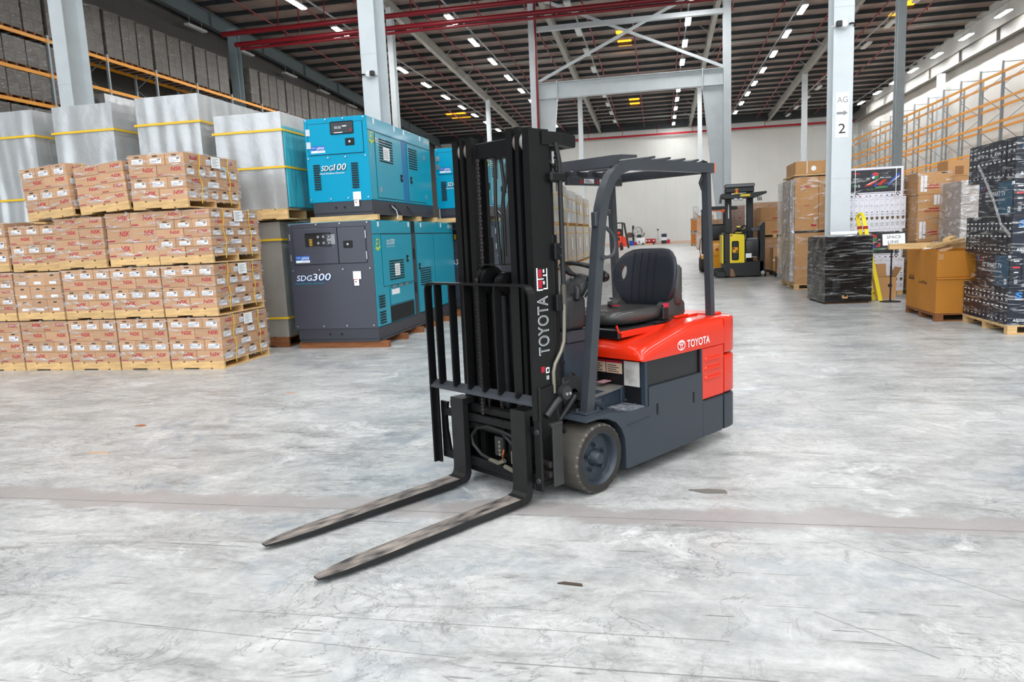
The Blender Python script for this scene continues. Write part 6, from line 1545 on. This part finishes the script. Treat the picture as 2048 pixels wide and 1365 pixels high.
misc('blue_bucket', 'blue bucket by the far fan at the back wall', 'bucket', MB().lathe([(.001, 0), (.22, 0), (.28, .55), (.25, .55), (.2, .04), (.001, .04)], (0, 0, 0), (0, 0, 1), 20), mat('blue_plastic', '#1d4fb5', .4), (-3.1, 86.5, 0), 40)
def sweeper():
    s = thing('floor_cleaner', 'white floor cleaning machine by the back wall', 'machine', (-2.6, 87.6, 0))
    MB().rbox(.0, 0, .08, 1.0, .7, .85, .1, seg=2).build('body', cam_white, s, 50); MB().rbox(.1, .1, .8, .6, .6, 1.2, .05).build('tank', dk, s); MB().tube([(.6, .3, .9), (.9, .3, 1.15), (.95, .3, 1.4)], .05, 8).build('handle', dk, s)
    MB().cyl((-.1, -.1, .2), (-.1, .1, .2), .2, 18).build('red_drum', mat('drum_red', '#b3202a', .4), s); MB().box(.3, -.01, .2, .4, .0, .5).build('decal', ink_m, s); MB().cyl((.8, -.02, .12), (.8, .1, .12), .12, 16).build('wheel', dk, s)
sweeper()
def jack():
    s = thing('pallet_jack', 'low red machine lying by the back wall', 'machine', (-1.5, 87.6, 0)); r = mat('jack_red', '#a31524', .4)
    MB().rbox(0, 0, .16, 1.15, .6, .68, .08, seg=2).build('body', r, s, 50)
    for x in (.1, .4, .92): MB().lathe([(.001, .01), (.08, .01), (.08, 0)], (x, -.0, .45), (0, -1, 0), 16).build('badge', paper_m, s)
    MB().box(-.1, -.3, .0, .6, .1, .12).build('skid', wood_m, s); MB().cyl((.9, 0, .1), (.9, .5, .1), .1, 16).build('wheel', dk, s)
    MB().cyl((.2, .1, .08), (.2, .5, .08), .08, 16).build('wheel', dk, s)
jack()
def tripod():
    s = thing('tripod_lamp', 'grey tripod work lamp by the back wall', 'lamp', (-.08, 87.8, 0))
    MB().cyl((0, 0, .6), (0, 0, 1.7), .04, 8).build('pole', grey_steel, s); MB().rbox(-.1, -.06, 1.6, .1, .06, 1.78, .02).build('lamp_head', dk, s)
    for k in range(3): t = 2*math.pi*k/3+.5; MB().cyl((0, 0, .75), (.45*math.cos(t), .45*math.sin(t), .0), .025, 8).build('leg', grey_steel, s)
tripod()
for i, (lb, x, z0, z1, m, w) in enumerate((('dark navy drum lying lowest by the back wall', .30, .04, .42, '#1b2233', .62), ('white case between the two navy cases by the back wall', .30, .425, .80, '#e6e8ea', .62), ('navy case on top of the far pile by the back wall', .32, .805, 1.20, '#18223c', .60), ('red carton beside the far pile by the back wall', .94, .04, .52, '#c02038', .35))):
    o = MB().rbox(0, 0, 0, w, .6, z1-z0, .03).build('case', mat('case_%d' % i, m, .4)); o.location = (x, 87.6, z0); tag(o, lb, 'case')
t = MB().box(.2, 87.3, 0, 1.5, 88.3, .04).build('floor_board', wood_m); tag(t, 'thin board under the far pile of cases', 'board')
# rows of grey wrapped blocks seen between mast and guard leg
def far_block(label, y, z, h, m, seed, straps, teal_=False, x=-5.75, w=1.35, d=2.3, group=None):
    s = foil_crate(label, w, d, h, x+w/2, y, z, 0, straps, m, teal_, seed=seed)
    if group: s['group'] = group
    MB().box(w/2+.02, d*.4, h*.42, w/2+.034, d*.52, h*.72).build('paper', paper_m, s)
ords = ('nearest', 'second', 'third', 'fourth', 'fifth', 'sixth', 'seventh', 'last')
fgrey = mat('far_grey_foil', '#b3aea6', .4, .15, var=.1, scale=2, bump=.4, bscale=5)
for k in range(8): far_block('grey foil-wrapped block in the long floor row behind the steering wheel, %s from the front' % ords[k], 20.5+k*3.9, 0, 2.02, fgrey, 40+k, (.82, .1), x=-5.75, d=3.4)
for k, (y, h, m) in enumerate(((26.0, 2.2, fgrey), (33.2, 1.9, fgrey), (37.2, 1.8, foil_m), (41.0, 1.75, fgrey), (45.0, 1.7, fgrey))):
    far_block('%s wrapped block in the upper row behind the steering wheel, %s from the front' % ('silver' if m is foil_m else 'grey', ords[k]), y, 2.03, h, m, 60+k, (.72, .35), x=-5.75, d=2.9)
# bits on the floor
def chip(label, x, y, pts, m):
    o = MB().loft([[(a, b_, 0) for a, b_ in pts], [(a, b_, .006) for a, b_ in pts]]).build('floor_scrap', m); o.location = (x, y, .0005); tag(o, label, 'scrap')
chip('small brown scrap on the floor below the carton stack', -4.84, 5.88, [(-.05, -.02), (.03, -.03), (.05, .01), (-.02, .03)], mat('scrap_brown', '#a2623c', .7))
chip('thin straw-coloured splinter on the floor at left', -4.56, 5.02, [(-.10, -.008), (.10, -.004), (.10, .008), (-.1, .006)], mat('splinter', '#cfa075', .7))
chip('tiny brown sliver on the floor in front of the carton corner', -4.05, 7.3, [(-.06, -.008), (.06, -.004), (.06, .006), (-.06, .006)], mat('sliver', '#c08f70', .7))
chip('dark bark-like crumb on the floor near the bottom centre', -.43, 3.18, [(-.06, -.004), (0, -.012), (.06, -.018), (.055, .0), (-.03, .012)], mat('crumb', '#4a3d33', .8))
chip('flat grey flake on the floor right of the front wheel', .28, 4.47, [(-.12, .02), (-.02, -.03), (.11, -.02), (.10, .03), (0, .04)], mat('flake', '#6d6a64', .8))
